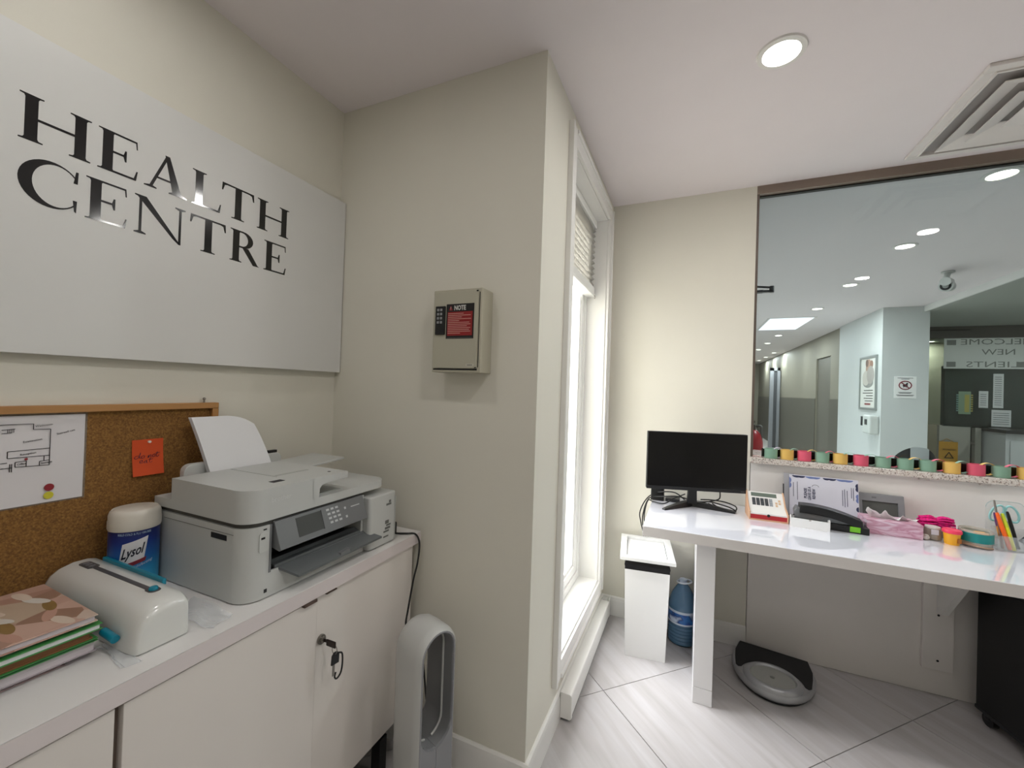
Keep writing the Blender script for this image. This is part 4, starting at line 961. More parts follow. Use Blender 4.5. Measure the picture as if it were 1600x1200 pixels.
t = thing('hole_punch', 'black and grey three-hole punch with a lime green tab', 'hole punch', (.605, 2.375, DZ), math.radians(-5))
MB(t, True).box(-.135, -.035, 0, .140, .055, .030, .003).build('base', BLK)
MB(t, True).box(.070, -.0365, .006, .108, -.0345, .030, .0008).build('size_tab', mat('lime_tab', '#6FB81E', .4))
MB(t, True).prism([(-.132, .030), (.122, .030), (.124, .044), (.116, .052), (.02, .066), (-.09, .074), (-.128, .080), (-.138, .06)], 'y', -.022, .045, .003).build('body', mat('punch_grey', '#6F7174', .35))
arcp = [(-.118 + .235 * k / 12, .093 + .006 * math.sin(PI * k / 12) - .040 * (k / 12) ** 1.8) for k in range(13)]
up_ = [(x_, z_ + .004) for x_, z_ in arcp]; dn = [(x_, z_ - .034) for x_, z_ in arcp]
MB(t, True).prism(dn + up_[::-1], 'y', -.036, .030, .004).build('handle', BLK)
MB(t, True).cyl((.085, -.0225, .045), (.085, -.0210, .045), .004, seg=10).build('rivet', NICK)

t = thing('brochure_holder', 'review flyer with blue scalloped border standing in a clear holder', 'flyer', (.615, 2.545, DZ))
FL = mat('flyer_paper', '#D6D6E2', .5); FLB = mat('flyer_grey', '#A9A9AF', .5)
def tilt(x_, z_, e=0): return (x_, 2.528 + (z_ - DZ) * .18 - e, z_)
def tq(m_, x0_, z0_, x1_, z1_, e0, e1):
    m_.loft([[tilt(x0_, z0_, e0), tilt(x1_, z0_, e0), tilt(x1_, z1_, e0), tilt(x0_, z1_, e0)], [tilt(x0_, z0_, e1), tilt(x1_, z0_, e1), tilt(x1_, z1_, e1), tilt(x0_, z1_, e1)]])
mb = MB(t); tq(mb, .478, DZ, .766, .968, 0, .001); mb.build('flyer', FL, smooth=False)
mb = MB(t); tq(mb, .455, DZ, .50, .972, -.006, -.004); mb.build('back_leaflet', FLB, smooth=False)
mb = MB(t).prism([(2.512, DZ), (2.518, DZ), (2.545, .92), (2.538, .92)], 'x', .447, .452).box(.447, 2.505, DZ, .766, 2.552, DZ + .004); mb.build('holder', mat('smoke_acrylic', '#3a3a3e', .15))
NV = mat('flyer_navy', '#2B3052', .5); PB = mat('flyer_periwinkle', '#7484B8', .5)
for i, (x_, m_, w_) in enumerate(((.51, NV, .02), (.53, NV, .018), (.572, PB, .024), (.592, PB, .02), (.638, NV, .016), (.66, NV, .018), (.702, PB, .024), (.724, PB, .022))):
    pts = [tilt(x_ - w_, .965, .0016)] + [tilt(x_ + w_ * math.cos(a), .965 - .010 * abs(math.sin(a)), .0016) for a in [PI - PI * k / 8 for k in range(9)]]
    mb = MB(t); mb.loft([pts, [(p[0], p[1] + .0006, p[2]) for p in pts]]); mb.build('scallop', m_, smooth=False)
for i, (z_, m_) in enumerate(((.94, NV), (.925, NV), (.89, PB), (.872, PB), (.83, NV))):
    pts = [tilt(.764 - .010 * abs(math.sin(a)), z_ + .012 * math.cos(a), .0016) for a in [PI * k / 8 for k in range(9)]]
    mb = MB(t); mb.loft([pts, [(p[0], p[1] + .0006, p[2]) for p in pts]]); mb.build('scallop', m_, smooth=False)
for z_ in (.94, .915):
    pts = [tilt(.4785 + .009 * abs(math.sin(a)), z_ + .014 * math.cos(a), .0016) for a in [PI * k / 8 for k in range(9)]]
    mb = MB(t); mb.loft([pts, [(p[0], p[1] + .0006, p[2]) for p in pts]]); mb.build('scallop', PB, smooth=False)
mb = MB(t); upv = Vector((0, .18, 1)).normalized()
for s_, x_, z0_, w_ in (('PLEASE', .550, .857, .050), ('LEAVE US A', .567, .850, .066), ('REVIEW', .586, .857, .050)):   # print runs bottom to top on the sideways sheet
    mb.text(s_, .0175, tilt(x_ + .003, z0_, .0016), upv, (-1, 0, 0), .0003, fit=w_, bold=.0005)
mb.tube([tilt(.590 + .014 * math.cos(q), .917 + .010 * math.sin(q), .0018) for q in [PI * k / 8 for k in range(9)]], .0008, 5)
for x_, a_, b_2 in ((.495, .86, .93), (.512, .845, .935), (.70, .84, .915), (.709, .835, .92), (.719, .838, .915), (.736, .88, .93), (.744, .87, .93)):
    tq(mb, x_, a_, x_ + .0022, b_2, .0012, .0016)
mb.build('print', NV, smooth=False)

t = thing('picture_frame', 'grey plastic frame with dark face leaning on the panel behind the tissues', 'frame', (.845, 2.57, DZ))
def lean(x_, z_, e=0): return (x_, 2.556 + (z_ - DZ) * .22 - e, z_)
def lbar(m_, x0_, z0_, x1_, z1_, e0, e1):
    m_.loft([[lean(x0_, z0_, e0), lean(x1_, z0_, e0), lean(x1_, z1_, e0), lean(x0_, z1_, e0)], [lean(x0_, z0_, e1), lean(x1_, z0_, e1), lean(x1_, z1_, e1), lean(x0_, z1_, e1)]])
GF = mat('frame_grey', '#85868A', .4)
mb = MB(t); lbar(mb, .770, .876, .945, .910, 0, .014); lbar(mb, .922, DZ, .945, .876, 0, .014); lbar(mb, .770, DZ, .784, .876, 0, .014); mb.build('frame', GF, smooth=False)
mb = MB(t); lbar(mb, .784, DZ, .922, .876, .002, .006); mb.build('dark_face', mat('dark_face', '#565856', .3), smooth=False)
mb = MB(t); lbar(mb, .822, .890, .840, .897, .013, .015); mb.build('badge', mat('badge_grey', '#6a6b6f', .4))

t = thing('tissue_box', 'pink marbled tissue box with a white tissue pulled up', 'tissue box', (.85, 2.42, DZ))
MARB = ramp_mat('pink_marble', 9, [(0.2, '#D9C6D2'), (0.42, '#CFA9BB'), (0.5, '#B77F93'), (0.6, '#D3B4C4'), (0.85, '#D7D4DF')], rough=.4, stretch=(.5, 1, 3.2), detail=3, distortion=2.2)
MB(t).box(.745, 2.378, DZ, .942, 2.492, DZ + .063, .0015).build('carton', MARB)
MB(t).prism(rrect(.79, 2.415, .90, 2.455, .018, 5), 'z', DZ + .0632, DZ + .0636).build('slot', mat('slot_pale_pink', '#C7B2BC', .5))
random.seed(4)
def tis(u, v):
    x_ = .775 + u * .135; r = math.sin(u * 17) * .006 + math.sin(u * 31 + v * 5) * .003
    z_ = DZ + .0636 + v * (.024 + .012 * math.sin(u * 5.5 + .6) + .010 * math.sin(u * 19) + .005 * math.sin(u * 37))
    return (x_ + v * (.05 * (u - .5)) , 2.435 - v * .022 + r * (.4 + v), z_)
MB(t).sheet(tis, 26, 8, .0006).build('tissue', mat('tissue_white', '#E3E2E0', .8))

t = thing('sample_jar', 'small clear jar with a white label beside the pink tissue box', 'jar', (.985, 2.425, DZ))
c = (.992, 2.428, DZ)
MB(t).lathe([(.026, 0), (.031, .004), (.031, .036), (.027, .046), (.024, .050)], c, 24, cap=True).build('glass', mat('jar_glass', '#B8ADA0', .08, alpha=.55, spec=.8))
MB(t).lathe([(.022, .002), (.025, .006), (.025, .024), (0, .028)], c, 18).build('contents', mat('jar_contents', '#8A7560', .6, var=.3, vscale=90))
MB(t).box(.975, 2.396, DZ + .026, 1.000, 2.398, DZ + .048, .0005).build('label', mat('jar_label', '#C9C6CF', .5))
MB(t).lathe([(.0255, .049), (.0255, .056), (0, .057)], c, 22).build('lid', mat('lid_clear', '#D3CFC9', .2))
t = thing('crumpled_wrapper', 'crumpled silvery wrapper lying beside the small jar', 'wrapper', (.962, 2.40, DZ))
random.seed(9)
b9 = bmesh.new(); bmesh.ops.create_icosphere(b9, subdivisions=2, radius=.016)
for v in b9.verts: v.co *= random.uniform(.65, 1.1); v.co.z = max(v.co.z * .9 + .013, 0)
bmesh.ops.translate(b9, vec=(.958, 2.398, DZ), verts=b9.verts)
mb = MB(t); mb._merge(b9); mb.build('foil', mat('foil', '#C9BFB6', .25, metal=.4), smooth=False)

t = thing('yarn_bundle', 'hot pink bundle of yarn tied in the middle', 'yarn', (1.028, 2.50, DZ))
YARN = mat('hot_pink_yarn', '#E81585', .8, var=.45, vscale=160)
random.seed(21)
for s_ in (-1, 1):
    mb = MB(t)
    for k in range(26):
        a = 2 * PI * k / 26 + random.uniform(-.2, .2); rr = .027 * random.uniform(.6, 1.05)
        ly, lz = rr * math.cos(a) * .9, rr * math.sin(a)
        pts = [(1.028, 2.49 + ly * .55, DZ + .062 + lz * .55), (1.028 + s_ * .020, 2.49 + ly, DZ + .062 + lz * .98), (1.028 + s_ * .044, 2.49 + ly * 1.02, DZ + .060 + lz * random.uniform(.85, 1.05)), (1.028 + s_ * random.uniform(.054, .062), 2.49 + ly * .85, DZ + .059 + lz * .8)]
        mb.tube(smoothpath(pts, 4), .0036, 6)
    mb.ball((1.028 + s_ * .030, 2.49, DZ + .060), .014, 1.2, .9, .9).build('strand_bunch', YARN)
MB(t).tube([(1.028, 2.49 + .012 * math.cos(a), DZ + .062 + .0165 * math.sin(a)) for a in [2 * PI * k / 14 for k in range(14)]], .004, 7, close=True).build('tie', mat('dark_pink_tie', '#B30C62', .8))
MB(t).box(.985, 2.46, DZ, 1.07, 2.52, DZ + .034, .004).build('card_support', mat('card_taupe', '#8a7a70', .7))

t = thing('dough_tub', 'small yellow tub with a pink lid', 'tub', (1.037, 2.375, DZ))
c = (1.037, 2.385, DZ)
MB(t).lathe([(.0225, 0), (.0235, .003), (.0275, .050), (0, .050)], c, 26).build('tub', mat('tub_yellow', '#E5A41E', .4))
MB(t).lathe([(.0305, .048), (.0315, .050), (.0315, .058), (.029, .062), (.026, .0605), (0, .0605)], c, 26).build('lid', mat('lid_coral', '#E83A5C', .35))
MB(t).box(1.044, 2.3575, DZ + .012, 1.056, 2.3615, DZ + .030).build('label_mark', mat('tub_mark', '#9a5a18', .5))

c = (1.124, 2.412, DZ)
t = thing('round_tub', 'round clear tub with a teal paper band holding small cards', 'tub', c)
MB(t).lathe([(.044, 0), (.050, .003), (.052, .070), (.050, .070), (.048, .004), (0, .004)], c, 32, cap=False).build('tub', mat('clear_tub', '#CFC9BE', .1, alpha=.4, spec=.8))
MB(t).lathe([(.0518, .022), (.0526, .023), (.0528, .058), (.0518, .060)], c, 32, cap=False).build('paper_band', mat('teal_band', '#127F7D', .45))
MB(t).box(1.095, 2.3695, DZ + .034, 1.125, 2.3745, DZ + .048, X=None).build('band_label', mat('label_white', '#D9DADF', .4))
MB(t).box(1.100, 2.3690, DZ + .038, 1.120, 2.3697, DZ + .044).build('label_print', INK)
mb = MB(t); mb.lathe([(.046, .006), (.046, .040), (.030, .050), (0, .056)], c, 20); mb.build('contents', mat('olive_filling', '#9A946E', .6, var=.2, vscale=60))
MB(t).box(1.118, 2.385, DZ + .050, 1.155, 2.42, DZ + .060, .003, X=None).build('orange_slip', mat('orange_slip', '#E4A34A', .5))
mb = MB(t).tube(smoothpath([(1.075, 2.40, DZ + .006), (1.09, 2.372, DZ + .012), (1.13, 2.362, DZ + .006), (1.16, 2.375, DZ + .004)], 5), .004, 6); mb.build('cord_band', mat('tan_band', '#A88B77', .5))

# pen organiser and each pen
t = thing('pen_organiser', 'clear acrylic pen organiser at the right end of the desk', 'pen holder', (1.235, 2.42, DZ))
AC = mat('clear_acrylic', '#D5DADB', .05, alpha=.22, spec=.9)
mb = MB(t).box(1.178, 2.383, DZ, 1.30, 2.465, DZ + .004).box(1.178, 2.383, DZ + .004, 1.30, 2.386, DZ + .060).box(1.178, 2.425, DZ + .004, 1.30, 2.4275, DZ + .09).box(1.298, 2.386, DZ + .004, 1.30, 2.46, DZ + .075)
mb.prism(rrect(1.178, DZ + .004, 1.30, DZ + .190, .03, 6, (0, 0, 1, 1)), 'y', 2.462, 2.465)
mb.build('acrylic_shell', AC)
MB(t).tube([(x_, 2.4635, z_) for x_, z_ in rrect(1.178, DZ + .004, 1.30, DZ + .190, .03, 6, (0, 0, 1, 1))], .0013, 5).build('edge_highlight', mat('acrylic_edge', '#9FB3B3', .15))
def pen(lab, b0, top, r, colour, capc=None, cat='pen', nm='pen', clip=False):
    t_ = thing(nm, lab, cat, b0, 0)
    A, B = Vector(b0), Vector(top); D_ = B - A
    MB(t_).tube([A, A + D_ * .04, A + D_ * .62], r * .8, 12, r).build('barrel', colour)
    MB(t_).tube([A + D_ * .62, A + D_ * .93, A + D_ * .985, B], r, 12, r * .55).build('cap', capc or colour)
    if clip: MB(t_).tube([A + D_ * .95 + Vector((0, -r, 0)), A + D_ * .7 + Vector((0, -r - .001, 0))], .0012, 6).build('clip', NICK)
ORA = mat('highlighter_orange', '#F0661C', .35); YLW = mat('highlighter_yellow', '#DDE02A', .35); PUR = mat('pen_purple', '#5A2B62', .35)
pen('orange highlighter in the clear pen organiser', (1.220, 2.394, DZ + .005), (1.187, 2.412, DZ + .150), .0075, ORA)
pen('yellow highlighter in the clear pen organiser', (1.233, 2.394, DZ + .005), (1.204, 2.414, DZ + .148), .0070, YLW, mat('highlighter_lime', '#C6D833', .35))
pen('black marker beside the yellow highlighter', (1.246, 2.396, DZ + .012), (1.220, 2.416, DZ + .158), .0060, BLK)
pen('purple pen with an orange grip leaning at the left of the organiser', (1.206, 2.408, DZ + .005), (1.183, 2.418, DZ + .148), .0055, mat('pen_amber', '#C98B3B', .35), PUR)
pen('tall metal ballpoint pen standing up above the highlighters', (1.203, 2.404, DZ + .005), (1.181, 2.418, DZ + .200), .0042, mat('rose_metal', '#8d6a5c', .3, metal=.6), NICK, clip=True)
t = thing('scissors', 'scissors with pale teal handles standing in the organiser', 'scissors', (1.235, 2.44, DZ + .01))
SH = mat('scissor_teal', '#8FC4C4', .35)
for cx_, a in ((1.203, .18), (1.250, -.14)):
    MB(t).tube([(cx_ + .019 * math.cos(q) + a * .06 * math.sin(q), 2.444, DZ + .142 + .033 * math.sin(q)) for q in [2 * PI * k / 22 for k in range(22)]], .0042, 8, close=True).build('finger_loop', SH)
MB(t).prism([(1.205, DZ + .112), (1.218, DZ + .112), (1.240, DZ + .02), (1.236, DZ + .02)], 'y', 2.442, 2.4435).prism([(1.236, DZ + .112), (1.248, DZ + .112), (1.234, DZ + .012), (1.230, DZ + .012)], 'y', 2.4437, 2.4452).build('blades', NICK)
t = thing('stapler', 'dark blue-black stapler leaning at the right edge of the organiser', 'stapler', (1.275, 2.41, DZ + .01))
XX = Matrix.Translation((1.272, 2.405, DZ + .050)) @ Matrix.Rotation(math.radians(-48), 4, 'Y')
MB(t).box(-.018, -.012, -.006, .065, .012, .010, .004, X=XX).build('top_arm', mat('stapler_navy', '#16182A', .35))
MB(t).box(-.018, -.010, -.018, .060, .010, -.009, .003, X=XX).build('base_arm', BLK)
MB(t).box(.062, -.008, -.004, .085, .008, .008, .003, X=XX).build('tip', mat('pencil_tan', '#D0A468', .5))

# ---------------------------------------------------------------- paper chain on the ledge
LZ = 1.038
t = thing('paper_chain', 'garland of green, yellow and pink paper rings lying along the ledge', 'paper chain', (.86, 2.61, LZ))
PC = {'G': mat('paper_green', '#7FA38E', .7, var=.03), 'Y': mat('paper_yellow', '#DDB45F', .7, var=.03), 'P': mat('paper_pink', '#D5566F', .7, var=.03), 'W': mat('paper_lilac', '#CFC0D2', .7)}
cents = [(.401, 'G'), (.474, 'Y'), (.551, 'P'), (.628, 'G'), (.704, 'Y'), (.788, 'P'), (.875, 'G'), (.960, 'G'), (1.043, 'G'), (1.128, 'Y'), (1.212, 'P'), (1.295, 'G'), (1.378, 'Y')]
links = 'WGYPGGPYPGYP'
def strip_ring(m_, pts_in, pts_out, a, b, axis):
    pass
def flat_ring(x_, y_, r, h, m_, rot):
    mb_ = MB(t); n_ = 22; th = .0012
    def cir(rr, z_): return [(x_ + rr * math.cos(2 * PI * k / n_), y_ + rr * .9 * math.sin(2 * PI * k / n_), z_) for k in range(n_)]
    mb_.loft([cir(r, LZ + .0015), cir(r, LZ + .0015 + h), cir(r - th, LZ + .0015 + h), cir(r - th, LZ + .0015), cir(r, LZ + .0015)], True, False)
    return mb_.build('paper_link', m_)
random.seed(5)
for i, (x_, k) in enumerate(cents):
    flat_ring(x_, 2.609, .0305, .050 + random.uniform(-.001, .001), PC[k], 0)
for i, k in enumerate(links):
    xm = (cents[i][0] + cents[i + 1][0]) / 2 - .004; hr = (cents[i + 1][0] - cents[i][0]) / 2 - .012
    mb = MB(t); n_ = 22; w0, w1 = 2.600, 2.618
    def cir(rr, y_, e=0): return [(xm + (hr + rr) * math.cos(q), y_ + .004 * math.cos(q), LZ + .0335 + (.0275 + rr) * math.sin(q)) for q in [2 * PI * j / n_ for j in range(n_)]]
    mb.loft([cir(0, w0), cir(0, w1), cir(-.0012, w1), cir(-.0012, w0), cir(0, w0)], True, False)
    mb.build('paper_link', PC[k])

# ---------------------------------------------------------------- under and beside the desk
t = thing('waste_bin', 'tall white waste bin with black bag and swing lid beside the desk', 'bin', (-.205, 2.385, 0), math.radians(7.5))
BW = mat('bin_white', '#E4E4E3', .35); BAG = mat('bin_bag_black', '#0B0B10', .25, spec=.6)
def brect(w, dp, z_): return [(-w, -dp, z_), (w, -dp, z_), (w, dp, z_), (-w, dp, z_)]
MB(t, True).loft([brect(.099, .140, 0), brect(.110, .152, .452)]).build('body', BW, smooth=False)
MB(t, True).loft([brect(.1105, .1525, .452), brect(.1095, .1505, .463), brect(.1125, .1535, .475), brect(.1085, .150, .488), brect(.104, .147, .4985)]).build('bag', BAG)
mb = MB(t, True)
ow, od, iw, idp = .135, .178, .102, .146
for a in ((-ow, -od, ow, -idp), (-ow, idp, ow, od), (-ow, -idp, -iw, idp), (iw, -idp, ow, idp)): mb.box(a[0], a[1], .505, a[2], a[3], .523, .002)
mb.build('lid_frame', BW)
MB(t, True).box(-iw + .002, -idp + .002, .500, iw - .002, idp - .002, .508, .002).build('lid_flap', BW)
MB(t, True).box(-iw + .020, -idp + .022, .508, iw - .020, idp - .022, .511, .001).build('flap_panel', mat('flap_white', '#EEEFF1', .25))

c = (-.015, 2.505, 0)
t = thing('water_bottle', 'large blue five-litre water bottle on the floor behind the bin', 'bottle', c)
BB = mat('bottle_blue', '#557A98', .12, alpha=.85, spec=.7)
pf = [(.05, 0), (.068, .004), (.073, .012)]
for k in range(5): z0_ = .022 + k * .018; pf += [(.073, z0_), (.069, z0_ + .006), (.073, z0_ + .012)]
pf += [(.073, .118), (.0715, .121), (.0715, .182), (.073, .186), (.0735, .205), (.071, .222), (.062, .250), (.048, .278), (.034, .300), (.024, .312), (.021, .316), (.021, .322), (0, .322)]
MB(t).lathe(pf, c, 36).build('body', BB)
MB(t).lathe([(.0722, .122), (.0735, .124), (.0735, .180), (.0722, .182)], c, 36, cap=False).build('label', ramp_mat('bottle_label', 14, [(0.38, '#1F4C94'), (0.48, '#2A6FB8'), (0.55, '#163A78'), (0.64, '#C9D6E4')], rough=.35, detail=2))
MB(t).lathe([(.0738, .116), (.0742, .118), (.0742, .123), (.0738, .125)], c, 36, cap=False).lathe([(.0738, .176), (.0742, .178), (.0742, .187), (.0738, .189)], c, 36, cap=False).build('label_border', mat('label_pale', '#C8D3DE', .4))
MB(t).tube([(c[0] + .006 + .036 * math.cos(q), c[1] + .03 * math.sin(q), .328 + .006 * math.cos(q)) for q in [2 * PI * k / 20 for k in range(20)]], .0045, 7, close=True).build('carry_ring', mat('ring_white', '#D5DBE2', .3))
MB(t).lathe([(.0185, .322), (.0195, .323), (.0195, .340), (.017, .342), (0, .342)], c, 22).build('cap', mat('cap_pale', '#B8C3D2', .3))

# dial scale
t = thing('bathroom_scale', 'silver and black dial bathroom scale on the floor under the desk', 'scale', (.390, 2.345, 0), math.radians(-9))
SIL = mat('scale_silver', '#A3A4A7', .28, metal=.35); RUB = mat('scale_rubber', '#0A0A0E', .6, bump=.4, bscale=500)
def dshape(k, n_=22):
    pts = [(-.155 * k, .19 * k)] + [(-.175 * k * math.cos(q) , .05 * k - .235 * k * math.sin(q)) for q in [PI * j / n_ for j in range(n_ + 1)]] + [(.155 * k, .19 * k)]
    return pts
mb = MB(t, True)
mb.loft([[(x_, y_, z_) for x_, y_ in dshape(k)] for k, z_ in ((.90, .012), (.97, .022), (1.0, .034), (.99, .046), (.955, .054))])
mb.build('shell', SIL, angle=45)
MB(t, True).loft([[(x_, y_, z_) for x_, y_ in dshape(k)] for k, z_ in ((.86, 0), (.90, .004), (.91, .013))]).build('underside', BLK)
mat_pts = [(-.148, .180), (.148, .180)] + [(.163, .09), (.160, .03), (.152, -.045), (.140, -.058), (.127, -.050)] + arc(0, -.070, .128, .118, 16, 164, 14) + [(-.127, -.050), (-.140, -.058), (-.152, -.045), (-.160, .03), (-.163, .09)]
MB(t, True).prism(mat_pts, 'z', .050, .0575, .002).build('rubber_mat', RUB)
cD = (0, -.075, .002)
MB(t, True).lathe([(.120, .050), (.118, .060), (.110, .070), (.100, .073), (.094, .070), (.090, .062)], cD, 36, sy=.88, cap=False).build('dial_ring', SIL)
MB(t, True).lathe([(.0935, .058), (.0935, .0625), (0, .064)], cD, 36, sy=.88).build('dial_window', mat('dial_face', '#9A9B96', .12, spec=.7))
MB(t, True).lathe([(.010, .0638), (.010, .0648), (0, .0652)], cD, 16).build('dial_hub', mat('dial_hub', '#6f706e', .3))
mb = MB(t, True)
for k in range(40):
    a = 2 * PI * k / 40; l0 = .066 if k % 5 else .058
    p0, p1 = (l0 * math.cos(a), cD[1] + l0 * .88 * math.sin(a)), (.076 * math.cos(a), cD[1] + .076 * .88 * math.sin(a)); nx_, ny_ = -math.sin(a) * .0008, math.cos(a) * .0008
    mb.prism([(p0[0] + nx_, p0[1] + ny_), (p1[0] + nx_, p1[1] + ny_), (p1[0] - nx_, p1[1] - ny_), (p0[0] - nx_, p0[1] - ny_)], 'z', .0632, .0642)
mb.build('dial_ticks', mat('tick_grey', '#6a6b68', .5), smooth=False)

# black rolling cabinet
t = thing('rolling_cabinet', 'black cabinet on casters under the right part of the desk', 'cabinet', (1.40, 2.36, 0), math.radians(13))
DK = mat('black_case', '#08080A', .5)
MB(t, True).box(-.20, -.30, .055, .20, .17, .600, .004).build('case', DK)
MB(t, True).box(-.203, -.302, .050, .203, .172, .066, .003).build('bottom_frame', mat('case_grey', '#1d1d20', .5))
MB(t, True).box(-.185, -.304, .08, .185, -.300, .32, .002).build('drawer', DK); rdw = MB(t, True).box(-.185, -.304, .33, .185, -.300, .58, .002).build('drawer', DK)
MB(t, True).box(-.06, -.314, .44, .06, -.304, .455, .003).build('handle', MBK, rdw)
for x_ in (-.175, .175):
    for y_ in (-.26, .13):
        MB(t, True).cyl((x_ - .012, y_, .026), (x_ + .012, y_, .026), .026, seg=18).box(x_ - .016, y_ - .012, .026, x_ + .016, y_ + .012, .052, .003).build('caster', BLK)

# ---------------------------------------------------------------- things in the hall behind the glass
t = thing('fire_extinguisher', 'red fire extinguisher behind the left edge of the glass', 'fire extinguisher', (.365, 3.05, .68))
REDX = mat('extinguisher_red', '#9E1220', .3)
c = (.362, 3.05, .68)
MB(t).lathe([(.05, 0), (.06, .01), (.062, .40), (.052, .445), (.030, .470), (.022, .475), (0, .475)], c, 26).build('cylinder', REDX)
MB(t).box(.345, 3.03, 1.153, .379, 3.07, 1.188, .004).tube([(.362, 3.05, 1.185), (.362, 3.0, 1.208), (.362, 2.965, 1.210)], .007, 8).build('valve', mat('valve_dark', '#4a4038', .4))
MB(t).tube(smoothpath([(.378, 3.05, 1.175), (.405, 3.04, 1.18), (.412, 3.035, 1.15), (.408, 3.03, 1.0), (.415, 3.03, .85)], 6), .008, 8).build('hose', mat('hose_grey', '#55524e', .5))
MB(t).prism([(2.975, 1.19), (3.02, 1.19), (3.02, 1.24), (2.975, 1.24)], 'x', .345, .3465).build('inspection_tag', mat('tag_pale', '#B9B9B3', .5))
MB(t).box(.25, 3.02, .75, .305, 3.08, .79).box(.25, 3.02, 1.0, .305, 3.08, 1.03).build('wall_bracket', BLK)

t = thing('door_closer', 'black door closer arm near the top left of the glass', 'door closer', (.30, 3.05, 2.03))
MB(t).box(.25, 3.02, 2.030, .40, 3.06, 2.046, .002).build('lower_arm', BLK)
MB(t).tube([(.26, 3.04, 2.085), (.445, 3.04, 2.062)], .007, 8).build('upper_arm', BLK)
MB(t).cyl((.448, 3.04, 2.030), (.448, 3.04, 2.070), .014).box(.40, 3.025, 2.032, .455, 3.055, 2.044).build('elbow', BLK)

t = thing('poster_frame', 'framed portrait-format poster on the pale column side', 'poster', (CX0, 6.95, 1.23))
px_ = CX0
mb = MB(t)
y0, y1, z0, z1 = 6.665, 7.235, 1.235, 1.952
mb.box(px_ - .02, y0, z0, px_, y1, z0 + .03).box(px_ - .02, y0, z1 - .03, px_, y1, z1).box(px_ - .02, y0, z0 + .03, px_, y0 + .03, z1 - .03).box(px_ - .02, y1 - .03, z0 + .03, px_, y1, z1 - .03)
mb.build('frame', mat('poster_alu', '#9DA2A0', .3, metal=.6))
pst = MB(t).box(px_ - .010, y0 + .03, z0 + .03, px_ - .002, y1 - .03, z1 - .03).build('poster_sheet', mat('poster_white', '#DADAD3', .5))
for (yc, zc, ry, rz_, cl_) in ((6.93, 1.78, .10, .13, '#B08F7C'), (6.87, 1.70, .12, .12, '#A7A29C'), (7.02, 1.66, .12, .10, '#C2BDB3'), (6.95, 1.60, .17, .07, '#8f8f8c'), (6.84, 1.84, .05, .05, '#8E6A58'), (6.99, 1.86, .05, .05, '#6E5648')):
    MB(t).prism(arc(yc, zc, ry, rz_, 0, 342, 19), 'x', px_ - .0115 - .0003 * (yc * 10 % 3), px_ - .010).build('printed_figure', mat('fig_' + cl_[1:], cl_, .5), pst)
mb = MB(t)
for k, w in enumerate((.30, .34, .22, .30, .26)): mb.box(px_ - .0115, 6.78, 1.49 - k * .035, px_ - .0105, 6.78 + w, 1.50 - k * .035)
mb.build('printed_lines', INK, pst, smooth=False)
MB(t).box(px_ - .0115, 6.85, 1.30, px_ - .0105, 7.05, 1.325).build('printed_bar', mat('bar_maroon', '#8d4a4a', .5))

t = thing('sanitiser_dispenser', 'white wall hand-sanitiser dispenser below the framed poster', 'dispenser', (CX0 - .05, 6.70, .93))
MB(t).box(CX0 - .10, 6.585, .935, CX0, 6.825, 1.175, .02).build('housing', mat('disp_white', '#CFD2CE', .35))
MB(t).box(CX0 - .103, 6.66, 1.05, CX0 - .098, 6.74, 1.12).box(CX0 - .103, 6.84, 1.03, CX0 - .001, 6.87, 1.15).build('window', mat('disp_dark', '#2e3233', .3))

def flat_sheet(name, lab, cat, y, x0, z0, x1, z1, m_):
    t_ = thing(name, lab, cat, ((x0 + x1) / 2, y, z0))
    MB(t_).box(x0, y - .004, z0, x1, y, z1).build('sheet', m_)
    return t_
WP = mat('notice_paper', '#ECECEA', .6)
t = flat_sheet('notice_sheet', 'white no-pets notice with a red ring on the grey column', 'notice', CY0, 2.287, 1.405, 2.497, 1.672, WP)
MB(t).tube([(2.392 + .058 * math.cos(q), CY0 - .006, 1.562 + .050 * math.sin(q)) for q in [2 * PI * k / 26 for k in range(26)]], .006, 6, close=True).tube([(2.352, CY0 - .006, 1.598), (2.432, CY0 - .006, 1.526)], .006, 6).build('red_ring', mat('ring_maroon', '#7d2a35', .5))
MB(t).ball((2.392, CY0 - .003, 1.560), .02, 1.3, .2, .9).ball((2.410, CY0 - .003, 1.582), .011, 1, .3, 1).box(2.374, CY0 - .006, 1.535, 2.380, CY0 - .004, 1.556).box(2.402, CY0 - .006, 1.535, 2.408, CY0 - .004, 1.556).build('animal_symbol', INK)
mb = MB(t)
for z_, w in ((1.648, .15), (1.636, .08), (1.472, .13), (1.462, .11), (1.440, .17), (1.430, .15)): mb.box(2.392 - w / 2, CY0 - .005, z_, 2.392 + w / 2, CY0 - .0035, z_ + .005)
mb.build('print', INK, smooth=False)

